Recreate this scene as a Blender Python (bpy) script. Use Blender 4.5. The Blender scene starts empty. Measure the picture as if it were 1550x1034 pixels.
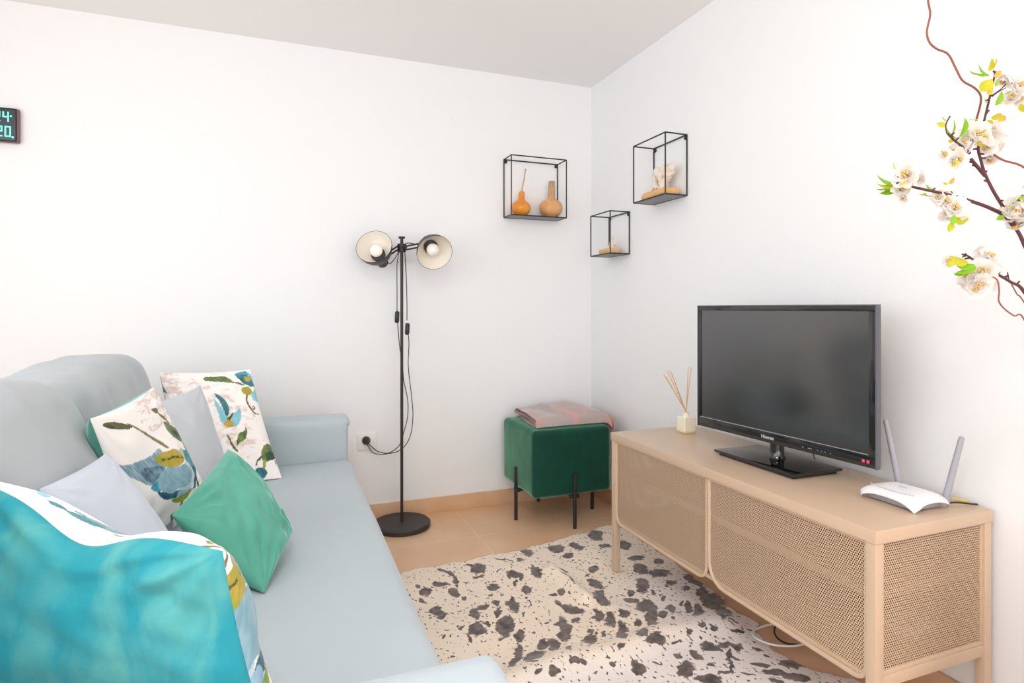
import bpy, bmesh, math, random
import numpy as np
from mathutils import Vector, Matrix, noise

random.seed(7)
C = bpy.context.scene.collection
PI = math.pi

L_WIN, L_DOOR, L_CEIL, EXPOSURE = 66, 75, 28, -.14
HIDE_SPOTS = """-1105 -732 16 -20 -6 -17 -1082 -773 10 -28 -10 -18 -1075 -840 -4 -36 -14 -5 -1107 -938 -9 -33 -13 5 -1138 -861 28 -7 -4 -19 -1204 -898 25 0 -4 -26 -1230 -850 12 -10 -4 -13 -1236 -950 9 -13 -5 -13 -1203 -1045 24 4 -4 -33 -1197 -1087 18 17 3 -22 -952 -774 30 -12 -14 -42 -978 -730 10 -17 -5 -11 -973 -848 19 -1 -2 -7 -884 -825 15 13 0 -8 -830 -728 25 -24 -4 -9 -760 -761 17 -7 -7 -19 -704 -690 15 -29 -21 -35 -839 -878 23 -14 -11 -25 -819 -907 5 -18 -14 -19 -742 -896 3 -38 -28 -29 -736 -848 6 -24 -9 -11 -946 -942 24 -4 -8 -26 -984 -1002 8 -3 -4 -12 -1043 -1084 23 3 -4 -21 -1083 -1125 15 -6 -11 -35 -983 -1074 16 -6 -8 -23 -1006 -1148 8 -9 -17 -34 -928 -1115 19 -7 -19 -50 -908 -1056 6 -2 -8 -21 -1016 -1249 16 -31 -32 -46 -988 -1215 16 -6 -12 -30 -1053 -1311 18 9 -1 -12 -1109 -1225 27 22 4 -35 -1145 -1275 4 -6 -9 -16 -1063 -1209 8 -3 -5 -16 -1158 -1206 9 8 1 -9 -1215 -1227 5 -2 -4 -13 -1087 -994 8 -3 -4 -15 -856 -939 7 -3 -8 -21 -840 -1019 12 -11 -16 -31 -870 -1124 4 -2 -11 -27 -988 -1315 9 -13 -19 -29 -1042 -1423 12 -8 -31 -63 -989 -1448 38 7 -7 -36 -932 -1388 23 2 -7 -25 -904 -1414 19 -7 -17 -35 -829 -1332 23 1 -26 -78 -741 -1213 27 -24 -16 -26 -764 -1165 7 -22 -9 -10 -720 -1080 19 5 -8 -27 -760 -1100 13 -5 -5 -12 -761 -1290 20 4 -5 -16 -663 -1029 5 -58 -7 -7 -560 -1060 9 -41 -22 -23 -604 -1159 7 -30 -34 -35 -619 -1228 15 -13 -13 -18 -676 -1275 2 -24 -12 -10 -689 -1318 10 -4 -11 -19 -655 -1331 15 -13 -30 -42 -782 -1440 17 -14 -16 -24 -757 -1382 10 -4 -7 -13 -723 -1422 10 -4 -10 -17 -867 -1462 7 -3 -10 -19 -556 -698 36 -14 -19 -40 -465 -713 11 -38 -19 -25 -540 -781 20 -8 -13 -25 -504 -946 26 0 -12 -25 -323 -631 23 -38 -37 -54 -349 -763 21 -8 -11 -20 -546 -980 11 -4 -6 -11 -1016 -1497 12 -5 -3 -8 -1026 -1457 5 -2 -3 -8 -1024 -1553 15 1 -2 -9 -976 -1563 15 -6 -7 -16 -890 -1541 18 1 -4 -12 -863 -1547 9 -4 -5 -9 -1223 -1349 11 2 0 -5 -860 -1275 6 -2 -6 -14 -935 -1314 5 -2 -4 -9 -921 -1187 6 -2 -6 -15 -632 -922 11 -21 -7 -10 -881 -1267 5 -2 -3 -8 -749 -1407 6 -2 -7 -12 -255 -778 14 -37 -29 -35 -352 -766 22 -12 -11 -18 -280 -922 30 -5 -12 -21 -205 -983 24 -4 -15 -23 -320 -1017 5 -41 -28 -27 -276 -1088 40 -26 -23 -30 -403 -1151 30 10 -24 -61 -471 -1190 3 -18 -18 -17 -284 -1174 14 -6 -10 -14 -320 -1193 8 -3 -8 -12 -387 -1273 9 -4 -13 -19 -409 -1232 7 -3 -12 -18 -506 -1238 22 -14 -11 -16 -486 -1298 6 -29 -35 -31 -495 -1357 14 -5 -39 -58 -545 -1431 12 -10 -16 -20 -476 -1388 18 -7 -12 -17 -410 -1359 17 3 -13 -28 -347 -1364 16 -1 -24 -38 -331 -1402 20 -1 -28 -43 -186 -1220 12 -5 -18 -23 -182 -1175 8 -37 -26 -24 -224 -1278 -4 -35 -31 -21 -246 -1365 -1 -60 -36 -25 -268 -1456 31 5 -32 -55 -206 -1340 15 -33 -20 -18 -659 -1425 16 -2 -35 -68 -657 -1342 11 -19 -28 -33 -583 -1399 14 -5 -13 -20 -610 -1476 28 10 -7 -25 -595 -1518 33 8 -9 -24 -724 -1421 9 -3 -11 -19 -723 -1527 18 -4 -6 -11 -589 -1321 1 -24 -18 -14 -599 -1175 -2 -48 -22 -17 -681 -1297 12 -5 -14 -26 -447 -1429 7 -3 -8 -11 -406 -1515 14 -5 -8 -10 -466 -1524 13 -5 -6 -8 -375 -1534 12 -7 -6 -6 -344 -1629 14 0 -8 -12 -442 -1592 21 -20 -16 -15 -388 -1597 24 -2 -9 -13 -363 -1617 -1 -30 -10 -6 -413 -1656 11 1 -21 -36 -451 -1714 6 -2 -23 -26 -579 -1665 24 -2 -20 -32 -572 -1602 7 -12 -12 -11 -509 -1621 9 -22 -14 -12 -717 -1612 3 -26 -22 -14 -548 -1733 29 -23 -16 -17 -504 -1683 9 -10 -6 -5 -488 -1722 25 -6 -5 -7 -433 -1756 18 -10 -7 -7 -303 -1660 9 -11 -8 -6 -307 -1702 6 -11 -6 -5 -365 -1729 17 -14 -8 -7 -262 -1760 43 -21 -12 -11 -350 -1779 36 -20 -12 -11 -302 -1823 32 -23 -18 -15 -235 -1715 8 -11 -6 -5 -409 -1681 9 -16 -7 -6 -230 -1750 8 -16 -13 -9 -540 -1539 18 -1 -3 -5 -643 -1614 13 -14 -4 -4 -782 -1569 10 -8 -6 -8 -549 -1584 6 -7 -4 -4 -260 -1235 12 2 -11 -20 -353 -1330 7 -3 -9 -12 -527 -1380 6 -2 -19 -28 -239 -1559 11 -10 -5 -5 -299 -1564 22 -11 -6 -6 -276 -1523 14 -1 -3 -3 -385 -1807 21 -15 -6 -6"""
PRINT_POPPY = [
    ('leafdk', '73 942 132 941 209 918 294 873 324 837 240 848 141 884 81 918'),
    ('stem2', '298 880 356 840 496 705 571 635 639 558 609 559 544 626 470 696 346 822'),
    ('budc', '692 876 788 855 764 816 711 834'),
    ('stem1', '756 850 809 786 882 694 838 694 770 779'),
    ('bud', '754 736 834 702 903 650 996 575 972 527 900 514 801 577 746 659'),
    ('buddk', '806 639 897 616 984 555 929 548 834 591'),
    ('stem1', '906 521 937 511 945 421 911 426'),
    ('thin', '993 566 1061 496 1052 491 979 560'),
    ('teal', '833 459 938 420 970 347 931 292 829 309 798 356 795 414'),
    ('mint', '750 487 845 474 807 403 791 434'),
    ('slate', '24 659 98 627 217 606 379 588 520 592 532 523 497 447 373 407 272 396 200 455 114 526 30 620'),
    ('slatedk', '214 539 348 511 501 452 357 412 269 420'),
    ('cyan', '264 390 366 403 371 350 348 319 291 342'),
    ('deep', '310 329 398 285 484 250 573 230 532 195 437 212 354 249'),
    ('tealdk', '885 289 970 291 926 215 803 155 742 165 843 221'),
    ('skyb', '543 229 647 215 736 169 679 149 535 183'),
    ('dusty', '358 400 430 434 548 436 671 388 810 370 869 307 859 238 788 194 691 185 605 211 559 249 479 244 397 283 345 335'),
    ('dustylt', '758 370 818 368 869 307 859 238 788 194 691 185 605 211 559 249 651 219 750 218 812 255 821 311'),
    ('yellow', '410 533 490 563 603 537 694 522 776 455 783 405 710 386 606 407 513 442 452 494'),
    ('dots', '402 536 443 538 554 498 661 479 781 422 765 415 648 463 545 485 443 509'),
    ('sepal', '439 204 546 185 649 170 725 169 691 134 596 120 487 158'),
    ('stem1', '565 128 594 118 563 60 554 28 519 41'),
    ('leaf', '424 79 478 75 475 32 450 2'),
    ('leaf', '503 66 566 63 579 14 523 24'),
    ('leaf', '568 8 631 46 698 58 715 4 646 -5'),
    ('leafdk', '878 185 888 159 881 100 910 57 863 23 873 54 847 106 856 153'),
    ('thin', '1092 351 1113 337 1116 262 1100 262'),
    ('cyan', '1069 770 1156 733 1153 671 1077 723'),
    ('tealpale', '1032 913 1081 900 1119 859 1060 874'),
]
PRINT_SPRIG = [
    ('tealgr', '-29 1029 -13 1010 3 941 6 869 32 795 -6 823 -32 859 -47 931'),
    ('bud', '452 919 563 921 674 914 753 845 603 858 456 875'),
    ('stem1', '731 859 862 834 858 821 727 844'),
    ('cyan', '790 935 867 970 938 976 940 913 847 903'),
    ('tealdk', '807 919 887 935 1003 896 984 817 895 822 842 864'),
    ('yellow', '895 915 955 912 957 872 901 864'),
    ('skyl', '940 961 1003 917 1047 761 1028 667 935 677 930 740 982 778 993 843'),
    ('leaf', '1000 843 1033 723 1027 686 995 764'),
    ('yellow', '835 797 918 801 949 752 877 720 822 739'),
    ('tendril', '862 721 877 714 854 660 880 592 908 557 959 546 944 538 896 544 860 585 835 655'),
    ('tendril', '889 606 912 619 931 603 909 581 887 587 898 596 913 597 908 607'),
    ('skyl', '491 685 525 636 566 564 574 496 521 468 503 547'),
    ('tealdk', '506 734 553 717 597 678 625 623 612 549 580 520 567 570 544 658'),
    ('skyl', '629 514 669 550 744 582 722 494 664 435 608 433'),
    ('leafdk', '577 507 622 526 659 554 628 503 590 484'),
    ('yellow', '533 465 579 490 627 475 623 428 562 430'),
    ('leafdk', '541 368 559 358 589 288 620 234 601 234 564 281'),
    ('leaf', '617 280 639 339 677 378 732 396 758 435 750 370 712 321 650 302'),
    ('bud', '848 197 888 250 954 279 1010 263 1002 190 928 142 858 133 842 163'),
    ('buddk', '897 202 1003 210 990 160 909 145'),
    ('thin', '1063 395 1071 372 1019 267 997 264'),
    ('sepal', '852 142 882 138 845 74 822 72'),
    ('leafdk', '840 183 850 172 795 139 776 107 765 118 793 154'),
    ('tealdk', '745 73 815 89 862 57 832 14 773 8'),
    ('thin', '977 146 993 144 987 110 979 116'),
    ('leafdk', '1047 579 1063 523 1039 519'),
]
# ------------------------------------------------------------------ camera frame
F, CX, HY = 907.0, 775.0, 467.0
YAW = math.atan(349.0 / F)
CAM = Vector((-1.726, -3.168, 1.1))
DV = Vector((math.sin(YAW), math.cos(YAW), 0))
RV = Vector((math.cos(YAW), -math.sin(YAW), 0))
UV = Vector((0, 0, 1))
def ray(x, y): return DV + RV * ((x - CX) / F) - UV * ((y - HY) / F)
def at(x, y, D): return CAM + ray(x, y) * D                 # measured point at depth D
def atz(x, y, z): v = ray(x, y); return CAM + v * ((z - CAM.z) / v.z)
def aty(x, y, Y): v = ray(x, y); return CAM + v * ((Y - CAM.y) / v.y)
def atx(x, y, X): v = ray(x, y); return CAM + v * ((X - CAM.x) / v.x)

cam_d = bpy.data.cameras.new('camera')
cam_d.sensor_width = 36
cam_d.lens = F / 1550 * 36
cam_d.shift_y = -50.0 / 1550
cam_d.clip_start = 0.02
cam = bpy.data.objects.new('camera', cam_d)
C.objects.link(cam)
cam.location = CAM
cam.rotation_euler = (PI / 2, 0, -YAW)
bpy.context.scene.camera = cam

# ------------------------------------------------------------------ materials
def lin(c):
    return tuple(((v / 255) / 12.92 if v / 255 <= 0.04045 else ((v / 255 + 0.055) / 1.055) ** 2.4) for v in c)

def mat(name, col, rough=0.6, metal=0.0, spec=0.5, sheen=0.0, sheen_tint=None, sheen_rough=0.35,
        bump=None, var=None, emit=None, trans=0.0, coat=0.0, alpha=1.0, ior=None):
    """col is linear; bump=(scale, strength, detail); var=(scale, second colour, low, high)"""
    m = bpy.data.materials.new(name)
    m.use_nodes = True
    nt = m.node_tree
    b = nt.nodes['Principled BSDF']
    b.inputs['Base Color'].default_value = (*col, 1)
    b.inputs['Roughness'].default_value = rough
    b.inputs['Metallic'].default_value = metal
    b.inputs['Specular IOR Level'].default_value = spec
    b.inputs['Coat Weight'].default_value = coat
    b.inputs['Alpha'].default_value = alpha
    if ior: b.inputs['IOR'].default_value = ior
    if trans: b.inputs['Transmission Weight'].default_value = trans
    if sheen:
        b.inputs['Sheen Weight'].default_value = sheen
        b.inputs['Sheen Roughness'].default_value = sheen_rough
        b.inputs['Sheen Tint'].default_value = (*(sheen_tint or (1, 1, 1)), 1)
    if emit:
        b.inputs['Emission Color'].default_value = (*emit[0], 1)
        b.inputs['Emission Strength'].default_value = emit[1]
    if bump or var:
        tc = nt.nodes.new('ShaderNodeTexCoord')
    if bump:
        n = nt.nodes.new('ShaderNodeTexNoise')
        n.inputs['Scale'].default_value = bump[0]
        n.inputs['Detail'].default_value = bump[2] if len(bump) > 2 else 3
        bp = nt.nodes.new('ShaderNodeBump')
        bp.inputs['Strength'].default_value = bump[1]
        bp.inputs['Distance'].default_value = 0.01
        nt.links.new(tc.outputs['Object'], n.inputs['Vector'])
        nt.links.new(n.outputs['Fac'], bp.inputs['Height'])
        nt.links.new(bp.outputs['Normal'], b.inputs['Normal'])
    if var:
        n = nt.nodes.new('ShaderNodeTexNoise')
        n.inputs['Scale'].default_value = var[0]
        n.inputs['Detail'].default_value = 4
        r = nt.nodes.new('ShaderNodeValToRGB')
        r.color_ramp.elements[0].position = var[2]
        r.color_ramp.elements[1].position = var[3]
        r.color_ramp.elements[0].color = (*col, 1)
        r.color_ramp.elements[1].color = (*var[1], 1)
        nt.links.new(tc.outputs['Object'], n.inputs['Vector'])
        nt.links.new(n.outputs['Fac'], r.inputs['Fac'])
        nt.links.new(r.outputs['Color'], b.inputs['Base Color'])
    return m

def node(nt, t, **kw):
    n = nt.nodes.new(t)
    for k, v in kw.items():
        setattr(n, k, v)
    return n

def math_node(nt, op, a, b=None, c=None):
    n = node(nt, 'ShaderNodeMath', operation=op)
    for i, v in enumerate((a, b, c)):
        if v is None: continue
        if isinstance(v, (int, float)): n.inputs[i].default_value = v
        else: nt.links.new(v, n.inputs[i])
    return n.outputs[0]

M = {}
M['wall'] = mat('wall_paint', (0.85, 0.86, 0.87), 0.75, bump=(60, 0.05, 4), spec=0.3)
M['ceiling'] = mat('ceiling_paint', (0.87, 0.875, 0.88), 0.8, bump=(60, 0.04, 4), spec=0.2)
M['skirting'] = mat('skirting_tile', (0.66, 0.41, 0.24), 0.45, var=(6, (0.74, 0.49, 0.31), 0.35, 0.7))
M['white_trim'] = mat('white_trim', (0.85, 0.85, 0.85), 0.5)
M['stand'] = mat('beige_paint', (0.605, 0.445, 0.315), 0.3, spec=0.5, bump=(180, 0.04, 2))
M['stand_in'] = mat('beige_inside', (0.60, 0.43, 0.29), 0.5)
M['black_metal'] = mat('black_metal', (0.018, 0.017, 0.017), 0.42, spec=0.5)
M['dark_metal'] = mat('dark_metal', (0.028, 0.025, 0.025), 0.45)
M['shelf_plate'] = mat('shelf_plate', (0.22, 0.22, 0.235), 0.5)
M['lamp_base'] = mat('lamp_base_black', (0.03, 0.028, 0.027), 0.5, bump=(400, 0.05, 2))
M['shade_in'] = mat('cream_enamel', (0.90, 0.84, 0.75), 0.4)
M['bulb'] = mat('frosted_bulb', (0.93, 0.90, 0.85), 0.3)
M['tv_gloss'] = mat('gloss_black', (0.006, 0.006, 0.007), 0.08, spec=0.5, ior=1.75)
M['tv_dark'] = mat('dark_plastic', (0.022, 0.022, 0.026), 0.35)
M['tv_trim'] = mat('smoky_trim', (0.11, 0.11, 0.13), 0.25)
M['tv_screen'] = mat('screen_panel', (0.010, 0.010, 0.011), 0.15, spec=0.5, ior=2.2)
M['chrome'] = mat('chrome_line', (0.62, 0.60, 0.58), 0.25, metal=0.8)
M['silver'] = mat('silver_print', (0.80, 0.80, 0.80), 0.4)
M['red_led'] = mat('red_indicator', (0.6, 0.02, 0.05), 0.4, emit=((1, 0.05, 0.1), 1.2))
M['router'] = mat('white_plastic', (0.84, 0.84, 0.86), 0.32)
M['router_grey'] = mat('grey_plastic', (0.36, 0.36, 0.40), 0.45)
M['router_line'] = mat('pale_grey_plastic', (0.55, 0.55, 0.57), 0.45)
M['yellow'] = mat('yellow_plastic', (0.75, 0.52, 0.05), 0.4)
M['white_cable'] = mat('white_cable', (0.82, 0.80, 0.78), 0.45)
M['socket'] = mat('socket_plastic', (0.82, 0.80, 0.78), 0.4)
M['wood'] = mat('pale_wood', (0.72, 0.40, 0.15), 0.5, var=(9, (0.80, 0.50, 0.22), 0.3, 0.7))
M['gourd_o'] = mat('orange_gourd', (0.74, 0.235, 0.012), 0.32, var=(14, (0.80, 0.36, 0.04), 0.4, 0.7), coat=0.2)
M['gourd_t'] = mat('tan_gourd', (0.62, 0.31, 0.11), 0.5, var=(20, (0.70, 0.40, 0.17), 0.35, 0.65), bump=(30, 0.2, 4))
M['stem_dry'] = mat('dry_stem', (0.48, 0.33, 0.20), 0.7)
M['coral'] = mat('bleached_coral', (0.80, 0.70, 0.60), 0.75, var=(22, (0.50, 0.36, 0.28), 0.56, 0.72), bump=(35, 0.5, 5))
M['reed'] = mat('rattan_reed', (0.70, 0.48, 0.22), 0.6)
M['bottle'] = mat('cream_glass', (0.86, 0.80, 0.64), 0.15, coat=0.5)
M['bottle_neck'] = mat('pale_glass', (0.88, 0.84, 0.70), 0.1, coat=0.5)
M['oil'] = mat('amber_base', (0.82, 0.66, 0.38), 0.2)
M['sofa'] = mat('pale_blue_twill', (0.44, 0.515, 0.553), 0.8, sheen=0.25, bump=(700, 0.12, 2), var=(2.5, (0.475, 0.54, 0.575), 0.35, 0.7))
M['sofa_back_shade'] = mat('pale_blue_twill_shade', (0.43, 0.475, 0.505), 0.8, sheen=0.25, bump=(700, 0.12, 2), var=(2.5, (0.465, 0.505, 0.53), 0.35, 0.7))  # sofa twill again, greyed for the light falling on the back cushions
M['blue_cloth'] = mat('light_blue_cotton', (0.56, 0.63, 0.72), 0.8, sheen=0.3, bump=(500, 0.12, 2))
M['grey_cloth'] = mat('pale_grey_cotton', (0.56, 0.60, 0.64), 0.8, sheen=0.3, bump=(500, 0.12, 2))
M['velvet_green'] = mat('emerald_velvet', (0.001, 0.040, 0.026), 0.6, sheen=0.9, sheen_tint=(0.40, 0.95, 0.62), sheen_rough=0.42, var=(7, (0.002, 0.055, 0.036), 0.4, 0.7), bump=(9, 0.25, 3), spec=0.2)
M['velvet_sea'] = mat('sea_green_velvet', (0.085, 0.34, 0.255), 0.6, sheen=0.8, sheen_tint=(0.5, 1.0, 0.85), sheen_rough=0.35, var=(9, (0.12, 0.40, 0.31), 0.4, 0.7), bump=(16, 0.2, 3), spec=0.2)
M['velvet_teal'] = mat('teal_velvet', (0.010, 0.30, 0.36), 0.6, sheen=0.5, sheen_tint=(0.4, 1.0, 0.95), sheen_rough=0.35, bump=(16, 0.35, 4), spec=0.2)
M['vase'] = mat('white_ceramic', (0.8, 0.79, 0.77), 0.25)
M['bark'] = mat('dark_bark', (0.10, 0.032, 0.035), 0.7, bump=(80, 0.5, 3))
M['willow'] = mat('red_willow', (0.27, 0.075, 0.05), 0.55)
M['petal'] = mat('white_petal', (0.95, 0.92, 0.89), 0.6)
def thin_cloth(m, col, k):
    nt = m.node_tree
    t_ = nt.nodes.new('ShaderNodeBsdfTranslucent'); t_.inputs['Color'].default_value = (*col, 1)
    x_ = nt.nodes.new('ShaderNodeMixShader'); x_.inputs[0].default_value = k
    nt.links.new(nt.nodes['Principled BSDF'].outputs[0], x_.inputs[1]); nt.links.new(t_.outputs[0], x_.inputs[2])
    nt.links.new(x_.outputs[0], nt.nodes['Material Output'].inputs['Surface'])
thin_cloth(M['petal'], (0.97, 0.94, 0.91), 0.45)
M['stamen'] = mat('yellow_stamen', (0.72, 0.50, 0.16), 0.7)
M['leaf'] = mat('fresh_green_leaf', (0.25, 0.53, 0.02), 0.5)
M['leaf_y'] = mat('yellow_green_leaf', (0.60, 0.58, 0.03), 0.5)
thin_cloth(M['leaf'], (0.40, 0.68, 0.03), 0.4); thin_cloth(M['leaf_y'], (0.75, 0.70, 0.05), 0.4)
M['leaf_o'] = mat('amber_leaf', (0.70, 0.40, 0.04), 0.5)
M['clock_body'] = mat('mauve_plastic', (0.20, 0.11, 0.12), 0.4)
M['clock_face'] = mat('dark_clock_face', (0.035, 0.05, 0.055), 0.25)
M['digit'] = mat('cyan_digit', (0.1, 0.7, 0.6), 0.4, emit=((0.25, 0.95, 0.80), 1.1))

# crushed-pile streaks in the teal velvet
def velvet_pile(m, a, b, scale=(3, 9, 3)):
    nt = m.node_tree
    bs = nt.nodes['Principled BSDF']
    tc = node(nt, 'ShaderNodeTexCoord')
    mp = node(nt, 'ShaderNodeMapping')
    mp.inputs['Scale'].default_value = scale
    mp.inputs['Rotation'].default_value = (0.3, 0.5, 0.6)
    n = node(nt, 'ShaderNodeTexNoise')
    n.inputs['Scale'].default_value = 2.2
    n.inputs['Detail'].default_value = 5
    n.inputs['Distortion'].default_value = 0.8
    r = node(nt, 'ShaderNodeValToRGB')
    r.color_ramp.elements[0].position = 0.42
    r.color_ramp.elements[1].position = 0.72
    r.color_ramp.elements[0].color = (*a, 1)
    r.color_ramp.elements[1].color = (*b, 1)
    nt.links.new(tc.outputs['Object'], mp.inputs['Vector'])
    nt.links.new(mp.outputs['Vector'], n.inputs['Vector'])
    nt.links.new(n.outputs['Fac'], r.inputs['Fac'])
    nt.links.new(r.outputs['Color'], bs.inputs['Base Color'])
velvet_pile(M['velvet_teal'], (0.020, 0.255, 0.31), (0.11, 0.37, 0.345))

# printed fabric / striped throw: colour from the cloth's own print
def print_mat(name, attr, rough=0.8, sheen=0.2, bump=600):
    m = mat(name, (0.8, 0.8, 0.8), rough, sheen=sheen, bump=(bump, 0.1, 2))
    nt = m.node_tree
    a = node(nt, 'ShaderNodeAttribute', attribute_name=attr)
    nt.links.new(a.outputs['Color'], nt.nodes['Principled BSDF'].inputs['Base Color'])
    return m
M['print'] = print_mat('floral_linen', 'print')
M['throw'] = print_mat('woven_throw', 'print', 0.9, 0.4, 350)

# floor tiles
def floor_mat():
    m = mat('tan_floor_tile', (0.72, 0.44, 0.25), 0.28, spec=0.45)
    nt = m.node_tree
    bs = nt.nodes['Principled BSDF']
    tc = node(nt, 'ShaderNodeTexCoord')
    s = node(nt, 'ShaderNodeSeparateXYZ')
    nt.links.new(tc.outputs['Object'], s.inputs[0])
    def line(axis, off, pitch):
        a = math_node(nt, 'ADD', s.outputs[axis], off)
        a = math_node(nt, 'DIVIDE', a, pitch)
        a = math_node(nt, 'FRACT', a)
        a = math_node(nt, 'SUBTRACT', a, 0.5)
        a = math_node(nt, 'ABSOLUTE', a)
        return math_node(nt, 'GREATER_THAN', a, 0.5 - 0.0022 / pitch)
    gx = line(0, 0.353 + 10 * 0.486, 0.486)
    gy = line(1, 0.405 + 10 * 0.486, 0.486)
    g = math_node(nt, 'MAXIMUM', gx, gy)
    n = node(nt, 'ShaderNodeTexNoise')
    n.inputs['Scale'].default_value = 3.2
    n.inputs['Detail'].default_value = 6
    nt.links.new(tc.outputs['Object'], n.inputs['Vector'])
    r = node(nt, 'ShaderNodeValToRGB')
    r.color_ramp.elements[0].position = 0.3
    r.color_ramp.elements[1].position = 0.75
    r.color_ramp.elements[0].color = (0.70, 0.43, 0.25, 1)
    r.color_ramp.elements[1].color = (0.80, 0.54, 0.35, 1)
    nt.links.new(n.outputs['Fac'], r.inputs['Fac'])
    mx = node(nt, 'ShaderNodeMix', data_type='RGBA')
    nt.links.new(g, mx.inputs[0])
    nt.links.new(r.outputs['Color'], mx.inputs[6])
    mx.inputs[7].default_value = (0.80, 0.585, 0.405, 1)
    nt.links.new(mx.outputs[2], bs.inputs['Base Color'])
    return m
M['floor'] = floor_mat()

# perforated sheet metal: a hexagonal grid of round holes, axis a across, axis 2 up
def mesh_mat(name, axis, pitch=0.0066, radius=0.0023):
    m = mat(name, (0.60, 0.43, 0.29), 0.45)
    nt = m.node_tree
    bs = nt.nodes['Principled BSDF']
    out = nt.nodes['Material Output']
    tc = node(nt, 'ShaderNodeTexCoord')
    s = node(nt, 'ShaderNodeSeparateXYZ')
    nt.links.new(tc.outputs['Object'], s.inputs[0])
    ph = pitch * math.sqrt(3)
    def d2(off):
        a = math_node(nt, 'ADD', math_node(nt, 'DIVIDE', s.outputs[axis], pitch), off)
        a = math_node(nt, 'MULTIPLY', math_node(nt, 'SUBTRACT', math_node(nt, 'FRACT', a), 0.5), pitch)
        b = math_node(nt, 'ADD', math_node(nt, 'DIVIDE', s.outputs[2], ph), off)
        b = math_node(nt, 'MULTIPLY', math_node(nt, 'SUBTRACT', math_node(nt, 'FRACT', b), 0.5), ph)
        return math_node(nt, 'ADD', math_node(nt, 'MULTIPLY', a, a), math_node(nt, 'MULTIPLY', b, b))
    d = math_node(nt, 'MINIMUM', d2(10.0), d2(10.5))
    hole = math_node(nt, 'LESS_THAN', d, radius * radius)
    tr = node(nt, 'ShaderNodeBsdfTransparent')
    mx = node(nt, 'ShaderNodeMixShader')
    nt.links.new(hole, mx.inputs[0])
    nt.links.new(bs.outputs[0], mx.inputs[1])
    nt.links.new(tr.outputs[0], mx.inputs[2])
    nt.links.new(mx.outputs[0], out.inputs['Surface'])
    return m
M['mesh_y'] = mesh_mat('perforated_sheet_long', 1)
M['mesh_x'] = mesh_mat('perforated_sheet_end', 0)

# spotted hide
def hide_mat():
    m = mat('spotted_hide', (0.72, 0.58, 0.46), 0.75, sheen=0.5, bump=(160, 0.3, 4), spec=0.25)
    nt = m.node_tree
    bs = nt.nodes['Principled BSDF']
    tc = node(nt, 'ShaderNodeTexCoord')
    a = node(nt, 'ShaderNodeAttribute', attribute_name='spots')
    w = node(nt, 'ShaderNodeAttribute', attribute_name='pale')
    # ragged edge of the big spots
    n = node(nt, 'ShaderNodeTexNoise')
    n.inputs['Scale'].default_value = 70
    n.inputs['Detail'].default_value = 4
    nt.links.new(tc.outputs['Object'], n.inputs['Vector'])
    d = math_node(nt, 'ADD', a.outputs['Fac'], math_node(nt, 'MULTIPLY', math_node(nt, 'SUBTRACT', n.outputs['Fac'], 0.5), 0.9))
    big = node(nt, 'ShaderNodeMapRange')
    big.inputs['From Min'].default_value = 1.16
    big.inputs['From Max'].default_value = 0.97
    nt.links.new(d, big.inputs['Value'])
    # little flecks
    v = node(nt, 'ShaderNodeTexNoise')
    v.inputs['Scale'].default_value = 92
    v.inputs['Detail'].default_value = 1.5
    mp = node(nt, 'ShaderNodeMapping')
    mp.inputs['Rotation'].default_value = (0, 0, 0.5)
    mp.inputs['Scale'].default_value = (1.0, 0.62, 1)
    nt.links.new(tc.outputs['Object'], mp.inputs['Vector'])
    nt.links.new(mp.outputs['Vector'], v.inputs['Vector'])
    fl = node(nt, 'ShaderNodeMapRange')
    fl.inputs['From Min'].default_value = 0.625
    fl.inputs['From Max'].default_value = 0.665
    nt.links.new(v.outputs['Fac'], fl.inputs['Value'])
    k = math_node(nt, 'MAXIMUM', big.outputs[0], fl.outputs[0])
    n2 = node(nt, 'ShaderNodeTexNoise')
    n2.inputs['Scale'].default_value = 40
    n2.inputs['Detail'].default_value = 5
    nt.links.new(tc.outputs['Object'], n2.inputs['Vector'])
    dark = node(nt, 'ShaderNodeValToRGB')
    dark.color_ramp.elements[0].position = 0.3
    dark.color_ramp.elements[1].position = 0.75
    dark.color_ramp.elements[0].color = (0.066, 0.054, 0.050, 1)
    dark.color_ramp.elements[1].color = (0.25, 0.20, 0.185, 1)
    nt.links.new(n2.outputs['Fac'], dark.inputs['Fac'])
    pale = node(nt, 'ShaderNodeMix', data_type='RGBA')
    nt.links.new(w.outputs['Fac'], pale.inputs[0])
    pale.inputs[6].default_value = (0.88, 0.755, 0.62, 1)
    pale.inputs[7].default_value = (0.84, 0.78, 0.75, 1)
    mx = node(nt, 'ShaderNodeMix', data_type='RGBA')
    nt.links.new(k, mx.inputs[0])
    nt.links.new(pale.outputs[2], mx.inputs[6])
    nt.links.new(dark.outputs['Color'], mx.inputs[7])
    nt.links.new(mx.outputs[2], bs.inputs['Base Color'])
    return m
M['hide'] = hide_mat()

# ------------------------------------------------------------------ object helpers
def base_of(p):
    v = Vector((0, 0, 0))
    while p is not None:
        v = v + p.location
        p = p.parent
    return v

def tag(o, label=None, cat=None, group=None, kind=None):
    if label: o['label'] = label
    if cat: o['category'] = cat
    if group: o['group'] = group
    if kind: o['kind'] = kind
    return o

def thing(name, loc, label, cat, group=None):
    o = bpy.data.objects.new(name, None)
    o.empty_display_size = 0.05
    C.objects.link(o)
    o.location = loc
    return tag(o, label, cat, group)

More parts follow.
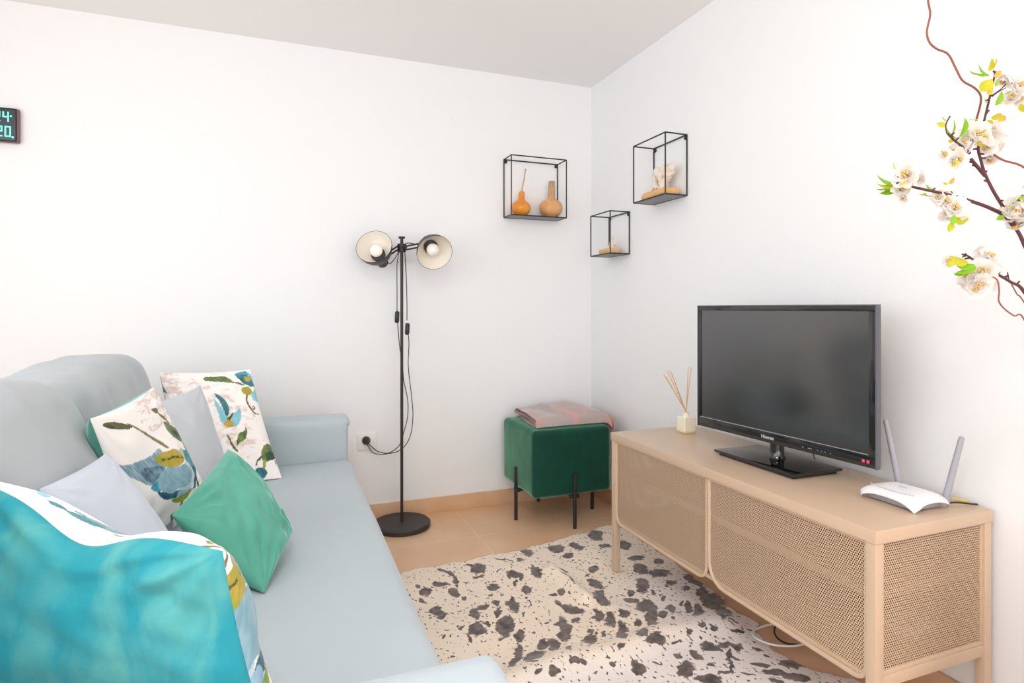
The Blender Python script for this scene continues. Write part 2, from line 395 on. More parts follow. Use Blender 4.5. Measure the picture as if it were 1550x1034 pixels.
def mesh_obj(name, verts, faces, material, parent=None, smooth=True, origin=None):
    off = base_of(parent) if parent else Vector(origin or (0, 0, 0))
    me = bpy.data.meshes.new(name)
    me.from_pydata([tuple(Vector(v) - off) for v in verts], [], faces)
    me.update()
    mats = material if isinstance(material, (list, tuple)) else [material]
    for m in mats: me.materials.append(m)
    if smooth: me.polygons.foreach_set('use_smooth', [True] * len(me.polygons))
    o = bpy.data.objects.new(name, me)
    C.objects.link(o)
    if parent: o.parent = parent
    else: o.location = off
    return o

class MB:
    """collects shapes, builds ONE mesh"""
    def __init__(s, mtx=None):
        s.v, s.f, s.m = [], [], []
        s.mtx = mtx
        s.cur = 0
    def add(s, verts, faces):
        k = len(s.v)
        for p in verts:
            p = Vector(p)
            s.v.append(s.mtx @ p if s.mtx else p)
        for f in faces:
            s.f.append([i + k for i in f])
            s.m.append(s.cur)
        return s
    def box(s, a, b, bev=0.0, seg=2):
        bm = bmesh.new()
        bmesh.ops.create_cube(bm, size=1)
        a, b = Vector(a), Vector(b)
        for v in bm.verts:
            v.co = Vector(((a[i] + b[i]) / 2 + v.co[i] * abs(b[i] - a[i])) for i in range(3))
        if bev:
            bmesh.ops.bevel(bm, geom=list(bm.edges), offset=bev, segments=seg, profile=0.6, affect='EDGES')
        bm.verts.ensure_lookup_table()
        bm.verts.index_update()
        s.add([v.co.copy() for v in bm.verts], [[v.index for v in f.verts] for f in bm.faces])
        bm.free()
        return s
    def tube(s, pts, r, n=10, cap=True):
        pts = [Vector(p) for p in pts]
        rs = r if isinstance(r, (list, tuple)) else [r] * len(pts)
        vs, fs = [], []
        up = None
        for i, p in enumerate(pts):
            t = (pts[min(i + 1, len(pts) - 1)] - pts[max(i - 1, 0)]).normalized()
            if up is None:
                up = t.orthogonal().normalized()
            else:
                up = (up - t * up.dot(t)).normalized()
            w = t.cross(up)
            for k in range(n):
                a = 2 * PI * k / n
                vs.append(p + (up * math.cos(a) + w * math.sin(a)) * rs[i])
        for i in range(len(pts) - 1):
            for k in range(n):
                k2 = (k + 1) % n
                fs.append([i * n + k, i * n + k2, (i + 1) * n + k2, (i + 1) * n + k])
        if cap:
            fs.append(list(range(n))[::-1])
            fs.append([(len(pts) - 1) * n + k for k in range(n)])
        return s.add(vs, fs)
    def lathe(s, prof, o=(0, 0, 0), axis=(0, 0, 1), n=40, cap=True):
        ax = Vector(axis).normalized()
        u = ax.orthogonal().normalized()
        w = ax.cross(u)
        o = Vector(o)
        vs, fs = [], []
        for r, h in prof:
            for k in range(n):
                a = 2 * PI * k / n
                vs.append(o + ax * h + (u * math.cos(a) + w * math.sin(a)) * r)
        for i in range(len(prof) - 1):
            for k in range(n):
                k2 = (k + 1) % n
                fs.append([i * n + k, i * n + k2, (i + 1) * n + k2, (i + 1) * n + k])
        if cap and prof[0][0] > 1e-5: fs.append(list(range(n))[::-1])
        if cap and prof[-1][0] > 1e-5: fs.append([(len(prof) - 1) * n + k for k in range(n)])
        return s.add(vs, fs)
    def build(s, name, material, parent=None, smooth=False, auto=True, origin=None):
        o = mesh_obj(name, s.v, s.f, material, parent, True, origin)
        me = o.data
        if isinstance(material, (list, tuple)) and len(material) > 1:
            me.polygons.foreach_set('material_index', s.m)
        if not smooth:
            me.set_sharp_from_angle(angle=math.radians(38))
        return o

def spline(pts, n=8):
    """Catmull-Rom through the points"""
    pts = [Vector(p) for p in pts]
    P = [pts[0] * 2 - pts[1]] + pts + [pts[-1] * 2 - pts[-2]]
    out = []
    for i in range(1, len(P) - 2):
        for k in range(n):
            t = k / n
            a, b, c, d = P[i - 1], P[i], P[i + 1], P[i + 2]
            out.append(0.5 * ((2 * b) + (c - a) * t + (2 * a - 5 * b + 4 * c - d) * t * t + (3 * b - a - 3 * c + d) * t ** 3))
    out.append(pts[-1])
    return out

def softbox(name, a, b, r, material, parent, n=24, bulge=0.0, wob=0.0, wscale=5.0, seed=0, shape=None, bz=None):
    """rounded upholstered block; bulge pushes the faces out, wob wrinkles them, shape(p) reshapes"""
    a, b = Vector(a), Vector(b)
    ia, ib = a + Vector((r, r, r)), b - Vector((r, r, r))
    bm = bmesh.new()
    bmesh.ops.create_grid(bm, x_segments=1, y_segments=1, size=1)
    bm.free()
    verts, faces, idx = [], [], {}
    dim = b - a
    seg = [max(4, int(round(n * dim[i] / max(dim)))) for i in range(3)]
    def coord(ax, k):
        t = k / seg[ax]
        t = 0.5 - 0.5 * math.cos(PI * t) if seg[ax] < 60 else t
        return a[ax] + dim[ax] * t
    def vert(i, j, k):
        key = (i, j, k)
        if key in idx: return idx[key]
        p = Vector((coord(0, i), coord(1, j), coord(2, k)))
        q = Vector(min(max(p[c], ia[c]), ib[c]) for c in range(3))
        d = p - q
        p2 = q + d.normalized() * r if d.length > 1e-9 else p
        nrm = d.normalized() if d.length > 1e-9 else Vector((0, 0, 1))
        if bulge or bz:
            u = [(p2[c] - a[c]) / dim[c] * 2 - 1 for c in range(3)]
            for c in range(3):
                o1, o2 = [x for x in range(3) if x != c]
                amt = (bz[c] if bz else bulge) * (1 - u[o1] ** 2) * (1 - u[o2] ** 2)
                p2[c] += amt * (1 if u[c] > 0 else -1) * abs(u[c]) ** 2
        if wob:
            s = Vector((p2.x * wscale + seed, p2.y * wscale, p2.z * wscale))
            p2 = p2 + nrm * (noise.noise(s) * wob + noise.noise(s * 2.7) * wob * 0.4)
        if shape: p2 = Vector(shape(p2))
        idx[key] = len(verts)
        verts.append(p2)
        return idx[key]
    X, Y, Z = seg
    for i in range(X):
        for j in range(Y):
            faces.append([vert(i, j, 0), vert(i, j + 1, 0), vert(i + 1, j + 1, 0), vert(i + 1, j, 0)])
            faces.append([vert(i, j, Z), vert(i + 1, j, Z), vert(i + 1, j + 1, Z), vert(i, j + 1, Z)])
    for i in range(X):
        for k in range(Z):
            faces.append([vert(i, 0, k), vert(i + 1, 0, k), vert(i + 1, 0, k + 1), vert(i, 0, k + 1)])
            faces.append([vert(i, Y, k), vert(i, Y, k + 1), vert(i + 1, Y, k + 1), vert(i + 1, Y, k)])
    for j in range(Y):
        for k in range(Z):
            faces.append([vert(0, j, k), vert(0, j, k + 1), vert(0, j + 1, k + 1), vert(0, j + 1, k)])
            faces.append([vert(X, j, k), vert(X, j + 1, k), vert(X, j + 1, k + 1), vert(X, j, k + 1)])
    return mesh_obj(name, verts, faces, material, parent)

# ------------------------------------------------------------------ cloth prints
def vnoise(x, y, seed=0):
    r = np.random.RandomState(seed).rand(64, 64)
    xi, yi = np.floor(x).astype(int), np.floor(y).astype(int)
    fx, fy = x - xi, y - yi
    fx, fy = fx * fx * (3 - 2 * fx), fy * fy * (3 - 2 * fy)
    g = lambda i, j: r[(xi + i) % 64, (yi + j) % 64]
    return (g(0, 0) * (1 - fx) + g(1, 0) * fx) * (1 - fy) + (g(0, 1) * (1 - fx) + g(1, 1) * fx) * fy

def inpoly(S, T, pts):
    m = np.zeros(S.shape, bool)
    n = len(pts)
    for i in range(n):
        x1, y1 = pts[i]
        x2, y2 = pts[(i + 1) % n]
        if y1 == y2: continue
        c = ((y1 > T) != (y2 > T)) & (S < (x2 - x1) * (T - y1) / (y2 - y1) + x1)
        m ^= c
    return m

def smooth_poly(pts):
    P = [Vector((x, y, 0)) for x, y in pts]
    n = len(P)
    out = []
    for i in range(n):
        a, b, c, d = P[i - 1], P[i], P[(i + 1) % n], P[(i + 2) % n]
        for k in range(5):
            t = k / 5
            q = 0.5 * ((2 * b) + (c - a) * t + (2 * a - 5 * b + 4 * c - d) * t * t + (3 * b - a - 3 * c + d) * t ** 3)
            out.append((q.x, q.y))
    return out

INK = {  # first colour, second colour (mottled together), sRGB
    'leafdk': ((58, 72, 38), (96, 100, 48)), 'leaf': ((52, 92, 44), (118, 140, 60)), 'bud': ((62, 110, 76), (128, 138, 72)),
    'buddk': ((32, 74, 66), (70, 84, 40)), 'budc': ((92, 82, 44), (120, 104, 60)), 'stem1': ((96, 104, 52), (140, 132, 84)),
    'stem2': ((120, 104, 66), (150, 132, 92)), 'thin': ((120, 116, 84), (140, 130, 100)), 'teal': ((58, 128, 138), (100, 160, 164)),
    'mint': ((150, 196, 184), (180, 210, 200)), 'slate': ((118, 152, 170), (160, 186, 198)), 'slatedk': ((74, 98, 116), (128, 160, 176)),
    'cyan': ((34, 132, 170), (90, 170, 190)), 'deep': ((24, 78, 98), (46, 112, 134)), 'tealdk': ((30, 96, 104), (66, 134, 138)),
    'skyb': ((140, 178, 206), (170, 200, 216)), 'dusty': ((124, 164, 180), (150, 184, 196)), 'dustylt': ((176, 202, 212), (206, 222, 228)),
    'yellow': ((158, 158, 40), (198, 160, 78)), 'dots': ((30, 30, 24), (120, 110, 40)), 'sepal': ((104, 150, 40), (160, 174, 70)),
    'tealgr': ((40, 110, 96), (70, 134, 116)), 'skyl': ((116, 190, 206), (150, 208, 218)), 'tendril': ((92, 76, 62), (110, 92, 76)),
    'tealpale': ((150, 190, 190), (180, 206, 204))}

def floral(S, T, shapes, seed=0, ds=0.0, dt=0.0, brush=((0.75, 0.8, 0.30), (0.9, 0.45, 0.25))):
    base = np.array(lin((247, 243, 240)))
    taupe = np.array(lin((218, 200, 190)))
    col = np.ones(S.shape + (3,)) * base
    # dry-brushed taupe patches
    st = vnoise(S * 9 + 3, T * 30, seed) * 0.55 + vnoise(S * 34, T * 70, seed + 1) * 0.45
    msk = np.zeros(S.shape)
    for bs, bt, br in brush:
        msk = np.maximum(msk, np.clip(1.25 - np.hypot((S - bs), (T - bt) * 0.8) / br, 0, 1))
    k = np.clip((st * 1.1 + msk * 0.6 - 1.0) * 3.2, 0, 0.85) * np.clip(msk * 3, 0, 1)
    col = col * (1 - k[..., None]) + taupe * k[..., None]
    wob = 0.006
    S2 = S - ds + (vnoise(S * 40, T * 40, seed + 2) - 0.5) * wob
    T2 = T - dt + (vnoise(S * 40, T * 40, seed + 3) - 0.5) * wob
    mot = vnoise(S * 22, T * 22, seed + 4) * 0.6 + vnoise(S * 60, T * 60, seed + 5) * 0.4
    fine = vnoise(S * 90 + T * 50, T * 14 - S * 10, seed + 6)
    for name, txt in shapes:
        q = [float(v) / 1000 for v in txt.split()]
        pts = list(zip(q[0::2], q[1::2]))
        m = inpoly(S2, T2, smooth_poly(pts))
        if not m.any(): continue
        a, b = (np.array(lin(c)) for c in INK[name])
        f = np.clip((mot * 0.6 + fine * 0.4 - 0.3) * 2.4, 0, 1)[..., None]
        if name == 'dots': m &= fine + mot > 0.75
        if name == 'slate': f = np.clip((fine - 0.3) * 2.2, 0, 1)[..., None]
        c = a * (1 - f) + b * f
        col[m] = c[m]
    return col

def grid_mesh(name, P, material, parent, flip=False, attrs=None, origin=None, mask=None, ring=None):
    """P is (n, m, 3) world points"""
    n, m = P.shape[:2]
    off = np.array(base_of(parent)) if parent else np.array(origin if origin is not None else (0, 0, 0))
    co = (P.reshape(-1, 3) - off)
    i = np.arange(n * m).reshape(n, m)
    q = np.stack([i[:-1, :-1], i[1:, :-1], i[1:, 1:], i[:-1, 1:]], -1)
    if mask is not None:
        ok = mask[:-1, :-1] & mask[1:, :-1] & mask[1:, 1:] & mask[:-1, 1:]
        q = q[ok]
    q = q.reshape(-1, 4)
    if flip: q = q[:, ::-1]
    used = np.unique(q)
    remap = -np.ones(n * m, int)
    remap[used] = np.arange(len(used))
    q = remap[q]
    me = bpy.data.meshes.new(name)
    me.from_pydata(co[used].tolist(), [], q.tolist())
    me.update()
    me.polygons.foreach_set('use_smooth', [True] * len(me.polygons))
    me.materials.append(material)
    for k, (kind, arr) in (attrs or {}).items():
        if kind == 'COLOR':
            a = me.attributes.new(k, 'FLOAT_COLOR', 'POINT')
            c = np.concatenate([arr.reshape(-1, 3)[used], np.ones((len(used), 1))], 1)
            a.data.foreach_set('color', c.astype(np.float32).ravel())
        else:
            a = me.attributes.new(k, 'FLOAT', 'POINT')
            a.data.foreach_set('value', arr.reshape(-1)[used].astype(np.float32))
    o = bpy.data.objects.new(name, me)
    C.objects.link(o)
    if parent: o.parent = parent
    else: o.location = Vector(off)
    return o

def pillow_points(c, T, N, pinch, seed, wr, ex=0.5, side=1, sag=0.0):
    BL, BR, TR, TL = (np.array(x, float) for x in c)
    s = np.sin(np.linspace(-PI / 2, PI / 2, N))
    u, v = np.meshgrid(s, s, indexing='ij')
    nrm = np.cross(BR - BL, TL - BL); nrm2 = np.cross(TL - TR, BR - TR)
    nrm = nrm / np.linalg.norm(nrm) + nrm2 / np.linalg.norm(nrm2)
    nrm /= np.linalg.norm(nrm)
    ue = u * (1 - pinch * (1 - v * v) * u * u)
    ve = v * (1 - pinch * (1 - u * u) * v * v)
    a, b = (ue + 1) / 2, (ve + 1) / 2
    P = ((1 - a) * (1 - b))[..., None] * BL + (a * (1 - b))[..., None] * BR + (a * b)[..., None] * TR + ((1 - a) * b)[..., None] * TL
    prof = np.clip((1 - u * u) * (1 - v * v), 0, 1) ** ex
    h = T * prof
    # folds running out of the corners and broad dents
    w = np.zeros_like(u)
    if wr:
        edge = np.clip(prof * 1.6, 0, 1)
        for k, (cu, cv) in enumerate(((-1, -1), (1, -1), (1, 1), (-1, 1))):
            r = np.hypot(u - cu, v - cv)
            ang = np.arctan2(v - cv, u - cu)
            w += np.sin(ang * 15 + seed + k * 1.7 + 1.5 * vnoise(u * 2 + 9, v * 2 + 9, seed + k)) * np.exp(-((r - 0.5) / 0.35) ** 2) * 0.55
        w += (vnoise(u * 2.2 + 7, v * 2.2 + 7, seed + 11) - 0.5) * 2.4 + (vnoise(u * 5 + v * 3 + 17, v * 5 - u + 17, seed + 12) - 0.5) * 0.9
        h = h + w * wr * edge
    P = P + nrm * (side * h)[..., None]
    if sag:
        P[..., 2] -= sag * np.exp(-(u / 0.35) ** 2) * np.clip(v, 0, 1) ** 2
    return P, u, v

def pillow(name, label, c, Tf, Tb, front, back=None, N=110, pinch=0.06, seed=1, wr=0.004, fp=None, bp=None, ex=0.5, cat='pillow', dent=0.0, exb=None):
    """c = bottom-left, bottom-right, top-right, top-left, as seen from its front"""
    c = [Vector(x) for x in c]
    loc = (c[0] + c[1]) / 2
    Pf, u, v = pillow_points(c, Tf, N, pinch, seed, wr, ex, 1, dent)
    Pb, _, _ = pillow_points(c, Tb, N, pinch, seed + 50, wr, exb or ex, -1, dent)
    S, T = (u + 1) / 2, (v + 1) / 2
    g = 'throw pillows on the sofa'
    if back is None:
        n = N * N
        vs = np.concatenate([Pf.reshape(-1, 3), Pb.reshape(-1, 3)])
        i = np.arange(n).reshape(N, N)
        q = np.stack([i[:-1, :-1], i[1:, :-1], i[1:, 1:], i[:-1, 1:]], -1).reshape(-1, 4)
        fs = np.concatenate([q, q[:, ::-1] + n])
        o = mesh_obj(name, [Vector(p) for p in vs], fs.tolist(), front, None, True, loc)
        bm = bmesh.new(); bm.from_mesh(o.data)
        bmesh.ops.remove_doubles(bm, verts=bm.verts, dist=1e-5)
        bm.to_mesh(o.data); bm.free()
        return tag(o, label, cat, g)
    t = thing(name, loc, label, cat, g)
    fa = {'print': ('COLOR', fp(S, T))} if fp else None
    ba = {'print': ('COLOR', bp(S, T))} if bp else None
    fo = grid_mesh('front_panel', Pf, front, t, False, fa)
    bo = grid_mesh('back_panel', Pb, back, t, True, ba)
    fo['label'] = 'floral printed panel' if fp else 'velvet panel'
    bo['label'] = 'floral printed panel' if bp else 'velvet panel'
    return t
# ------------------------------------------------------------------ the room
CEIL = 2.417
XL, YR = -3.6, -7.6
def struct(o):
    o['kind'] = 'structure'
    return o
def panel(name, boxes, m, bev=0):
    b = MB()
    for a, c in boxes: b.box(a, c, bev)
    return struct(b.build(name, m))
panel('floor', [((XL - .1, YR - .1, -.1), (.1, .1, 0))], M['floor'])
panel('ceiling', [((XL - .1, YR - .1, CEIL), (.1, .1, CEIL + .1))], M['ceiling'])
panel('wall_back', [((XL - .1, 0, 0), (.1, .1, CEIL))], M['wall'])
panel('wall_right', [((0, YR - .1, 0), (.1, 0, CEIL))], M['wall'])
# left wall with a wide window, rear wall with an added glazed door (both unseen, sized to light the room)
W1 = (-6.2, -1.2, 0.5, 2.3)          # y0, y1, z0, z1
W2 = (-3.3, -0.3, 0.0, 2.35)          # x0, x1, z0, z1
panel('wall_left', [((XL - .1, YR, 0), (XL, 0, W1[2])), ((XL - .1, YR, W1[3]), (XL, 0, CEIL)),
                    ((XL - .1, YR, W1[2]), (XL, W1[0], W1[3])), ((XL - .1, W1[1], W1[2]), (XL, 0, W1[3]))], M['wall'])
panel('wall_rear', [((XL, YR - .1, 0), (W2[0], YR, CEIL)), ((W2[1], YR - .1, 0), (0, YR, CEIL)),
                    ((W2[0], YR - .1, W2[3]), (W2[1], YR, CEIL))], M['wall'])
fw = .05
panel('window_1', [((XL - .08, W1[0], W1[2]), (XL - .03, W1[1], W1[2] + fw)), ((XL - .08, W1[0], W1[3] - fw), (XL - .03, W1[1], W1[3])),
                   ((XL - .08, W1[0], W1[2] + fw), (XL - .03, W1[0] + fw, W1[3] - fw)), ((XL - .08, W1[1] - fw, W1[2] + fw), (XL - .03, W1[1], W1[3] - fw)),
                   ((XL - .08, -3.73, W1[2] + fw), (XL - .03, -3.67, W1[3] - fw))], M['white_trim'])
panel('added_door', [((W2[0], YR - .08, 0), (W2[0] + fw, YR - .03, W2[3])), ((W2[1] - fw, YR - .08, 0), (W2[1], YR - .03, W2[3])),
                 ((W2[0] + fw, YR - .08, W2[3] - fw), (W2[1] - fw, YR - .03, W2[3])), ((-1.83, YR - .08, 0), (-1.77, YR - .03, W2[3] - fw))], M['white_trim'])  # frame of the unseen rear door, added to let light in
panel('baseboard_back', [((XL + .01, -.010, 0), (-.0, 0, .082))], M['skirting'], .0015)
panel('baseboard_right', [((-.010, YR, 0), (0, -.010, .082))], M['skirting'], .0015)
panel('baseboard_left', [((XL, YR, 0), (XL + .010, -.0, .082))], M['skirting'], .0015)

# ------------------------------------------------------------------ daylight and added fill lights
w = bpy.data.worlds.new('daylight')
bpy.context.scene.world = w
w.use_nodes = True
w.node_tree.nodes['Background'].inputs[0].default_value = (0.93, 0.97, 1.0, 1)
w.node_tree.nodes['Background'].inputs[1].default_value = 1.2
def area(name, loc, rot, sx, sy, power, col):
    l = bpy.data.lights.new(name, 'AREA')
    l.shape = 'RECTANGLE'; l.size = sx; l.size_y = sy
    l.energy = power; l.color = col
    o = bpy.data.objects.new(name, l)
    C.objects.link(o)
    o.location = loc; o.rotation_euler = rot
    return o
area('window_daylight', (XL - .02, (W1[0] + W1[1]) / 2, (W1[2] + W1[3]) / 2), (0, -PI / 2, 0), W1[3] - W1[2], W1[1] - W1[0], L_WIN, (0.91, 0.955, 1.0))
area('door_fill', ((W2[0] + W2[1]) / 2, YR - .02, (W2[2] + W2[3]) / 2), (PI / 2, 0, 0), W2[1] - W2[0], W2[3] - W2[2], L_DOOR, (0.91, 0.955, 1.0))  # fill light placed in the added door opening
# unseen ceiling lamp added as fill, above the camera
cl = thing('added_ceiling_lamp', (-1.9, -3.3, CEIL), 'round white ceiling lamp added as fill light above the camera, out of the frame', 'lamp')
MB().lathe([(.30, 0), (.30, -.03), (.26, -.06), (0, -.075)], (-1.9, -3.3, CEIL), n=40).build('diffuser', mat('ceiling_fill_glow', (.9, .9, .88), .4, emit=((.95, .975, 1), L_CEIL)), cl)

# ------------------------------------------------------------------ sofa
sofa = thing('sofa', (-1.9, -1.42, 0), 'pale grey-blue fabric sofa along the left, with two back cushions and low arms', 'sofa')
SX = -1.445
softbox('sofa_base', (-2.42, -2.55, .06), (SX - .02, -.31, .33), .02, M['sofa'], sofa, 30)
def seat_shape(p):
    # soft diagonal creases in the cover
    k = math.sin((p.y * 1.0 + (p.x + 1.7) * .55) * 46 + noise.noise(Vector((p.x * 2, p.y * 3, 3))) * 3)
    m_ = max(0, noise.noise(Vector((p.x * 1.5, p.y * 1.3, 8))) + .25) * max(0, 1 - abs(p.y + 1.3) / .9)
    if p.z > .43: p.z += k * m_ * .0042
    return p
softbox('seat_cushion', (-2.32, -2.37, .30), (SX, -.495, .452), .035, M['sofa'], sofa, 130, bz=(.004, 0, .010), wob=.003, wscale=4, shape=seat_shape)
softbox('backrest', (-2.50, -2.55, .10), (-2.30, -.31, .80), .05, M['sofa_back_shade'], sofa, 30)
def arm(y0, y1, lip):
    a = softbox('armrest', (-2.46, y0, .06), (SX - .010, y1, .622), .022, M['sofa'], sofa, 30, wob=.0008, seed=y0)
    softbox('arm_cap', (-2.44, y0 + .0015, .585), (SX - .002, y1 - .0015, .6235), .0185, M['sofa'], a, 40, bz=(0, 0, .004), wob=.0015, seed=y0 * 2)
arm(-.500, -.315, 1)
arm(-2.56, -2.372, -1)
def back_shape(y0, y1, far, drop, seed):
    def f(p):
        t = (p.z - .44) / .5
        x = p.x - .17 * t                                       # leans back
        u = (p.y - y0) / (y1 - y0)
        z = p.z
        if t > .5:
            z -= (t - .5) * 2 * (drop * max(0, 1 - u) ** 1.3 + .012 * max(0, u - .86) / .14 + far * max(0, (u - .62) / .38) ** 1.6)       # slumped towards the middle of the sofa
        kk = math.sin((p.y * .9 - p.z * .8) * 40 + noise.noise(p * 3) * 4)
        x += kk * .013 * max(0, noise.noise(Vector((p.y * 3 + seed, p.z * 3, 2))) + .15)
        if seed == 1: x -= .055 * max(0, (.25 - u) / .25) ** 1.5            # the end towards the other cushion sinks in
        if seed == 5:                                              # pushed in by the big pillow leaning on it
            q = min(1, max(0, (-1.88 - p.y) / .2)) * min(1, max(0, (.86 - z) / .16))
            x -= .22 * q * q * (3 - 2 * q)
        return (x, p.y, z)
    return f
softbox('back_cushion', (-2.32, -1.40, .44), (-2.065, -.505, .935), .055, M['sofa_back_shade'], sofa, 90, bz=(.020, .0, .012), wob=.012, wscale=4, seed=3, shape=back_shape(-1.40, -.505, 0, .045, 1))
softbox('back_cushion', (-2.32, -2.36, .44), (-2.03, -1.415, .955), .055, M['sofa_back_shade'], sofa, 80, bz=(.028, .0, .012), wob=.010, wscale=4, seed=9, shape=back_shape(-2.36, -1.415, .030, .0, 5))
for x in (-2.38, -1.53):
    for y in (-2.48, -.38):
        MB().box((x - .025, y - .025, 0), (x + .025, y + .025, .07), .004).build('leg', M['black_metal'], sofa)

# ------------------------------------------------------------------ throw pillows
def arc(s): return .5 + np.arcsin(np.clip(2 * s - 1, -1, 1)) / PI          # even along the bulging cloth
def on_edge(name, *st): return (name, ' '.join('%d %d' % (1000 * (s - .41), 1000 * (t - .25)) for s, t in st))
PRINT_EDGE = PRINT_POPPY + [
    on_edge('skyl', (.315, .93), (.33, .905), (.35, .915), (.345, .94)), on_edge('teal', (.36, .945), (.385, .925), (.40, .93), (.38, .95)),
    on_edge('teal', (.395, .935), (.43, .90), (.475, .875), (.455, .91), (.42, .935)), on_edge('slate', (.405, .90), (.425, .885), (.43, .895), (.41, .91)),
    on_edge('stem1', (.50, .885), (.54, .905), (.575, .91), (.575, .918), (.53, .913)), on_edge('mint', (.55, .90), (.58, .895), (.60, .915), (.57, .925)),
    on_edge('bud', (.575, .895), (.61, .885), (.65, .90), (.62, .93), (.59, .925)), on_edge('teal', (.61, .895), (.64, .89), (.655, .905), (.63, .92)),
    on_edge('leafdk', (.80, .93), (.83, .90), (.86, .905), (.865, .925), (.85, .915), (.83, .92), (.815, .945)), on_edge('sepal', (.815, .945), (.84, .93), (.85, .955), (.83, .97))]
def poppy(seed, **k): return lambda S, T: floral(S, T, PRINT_POPPY, seed, brush=((.92, .78, .36), (1.0, .3, .25), (.62, .95, .28)), **k)
def sprig(seed, **k): return lambda S, T: floral(S, T, PRINT_SPRIG, seed, brush=((.55, .68, .28), (.68, .38, .3), (.1, .95, .3)), **k)
pillow('throw_pillow', 'floral print pillow leaning against the far arm of the sofa, furthest back', 
       [at(266, 758, 2.03), at(427, 724, 2.27), at(379, 559, 2.50), at(241, 563, 2.36)], .045, .07, M['print'], M['velvet_sea'], 200, .05, 3, .004, sprig(21))
pillow('throw_pillow', 'pale grey-blue pillow wedged between the two floral print pillows',
       [at(262, 800, 1.72), at(346, 716, 2.05), at(303, 583, 2.14), at(222, 612, 1.88)], .05, .05, M['grey_cloth'], None, 80, .05, 7, .004)
pillow('throw_pillow', 'floral poppy print pillow with sea green velvet back, centre of the heap',
       [at(204, 838, 1.50), at(318, 750, 1.62), at(232, 586, 1.72), at(136, 634, 1.34)], .045, .125, M['print'], M['velvet_sea'], 240, .05, 11, .0035, poppy(31), exb=.42)
pillow('throw_pillow', 'light blue pillow half hidden behind the big teal pillow',
       [at(60, 880, 1.02), at(284, 848, 1.26), at(160, 686, 1.30), at(60, 740, 1.00)], .055, .05, M['blue_cloth'], None, 90, .05, 17, .003)
pillow('throw_pillow', 'plain sea green velvet pillow lying on the seat with one corner up',
       [at(260, 780, 1.32), at(400, 898, 1.34), at(443, 806, 1.57), at(345, 680, 1.66)], .06, .07, M['velvet_sea'], None, 130, .03, 23, .008, ex=.45)
pillow('throw_pillow', 'large teal velvet pillow with floral print reverse, nearest at bottom left',
       [at(-138, 1180, .868), at(438, 1190, .765), at(337, 834, .755), at(-60, 716, .865)], .035, .125, M['velvet_teal'], M['print'], 260, .05, 29, .007, None,
       lambda S, T: floral(arc(S), arc(T), PRINT_EDGE, 41, .41, .25, brush=((1.0, .2, .25), (.2, .4, .3))), dent=.038, exb=.42)

# the pillows give way where they press against the sofa
from mathutils.bvhtree import BVHTree
bpy.context.view_layer.update()
def press():
    hard = []
    for o in sofa.children_recursive:
        if o.name.split('.')[0] in ('seat_cushion', 'back_cushion', 'armrest', 'arm_cap', 'backrest'):
            hard.append(BVHTree.FromPolygons([o.matrix_world @ v.co for v in o.data.vertices], [tuple(p.vertices) for p in o.data.polygons]))
    for r in [o for o in C.objects if o.parent is None and o.name.startswith('throw_pillow')]:
        for o in [r] + list(r.children):
            if o.type != 'MESH': continue
            for rnd_ in range(2):
                for v in o.data.vertices:
                    w_ = o.matrix_world @ v.co
                    for b in hard:
                        h = b.find_nearest(w_, .09)
                        if h[0] is not None and (w_ - h[0]).dot(h[1]) < .002:
                            w_ = h[0] + h[1] * .0025
                    v.co = w_ - o.matrix_world.translation
            o.data.update()
press()
# ------------------------------------------------------------------ floor lamp
LX, LY = -1.160, -.150
lamp = thing('floor_lamp', (LX, LY, 0), 'black two-headed floor lamp with cream-lined shades by the white wall', 'lamp')
MB().lathe([(0, 0), (.138, 0), (.143, .004), (.143, .022), (.138, .027), (0, .029)], (LX, LY, 0), n=72).build('base', M['lamp_base'], lamp)
MB().tube([(LX, LY, .027), (LX, LY, 1.455)], .0076, 16).build('pole', M['dark_metal'], lamp)
MB().lathe([(0, 0), (.016, 0), (.016, .010), (0, .010)], (LX, LY, 1.452), n=20).build('pole_cap', M['dark_metal'], lamp)
CZ = 1.405
MB().lathe([(.012, -.022), (.022, -.020), (.022, .020), (.012, .022)], (LX, LY, CZ), n=24).tube([(LX, LY, CZ), (LX + .01, LY - .045, CZ)], .009, 12).build('clamp', M['dark_metal'], lamp)
LD = (Vector((LX, LY, 1.3)) - CAM).dot(DV)
def lp(x, y, dd=0): return at(x, y, LD + dd)
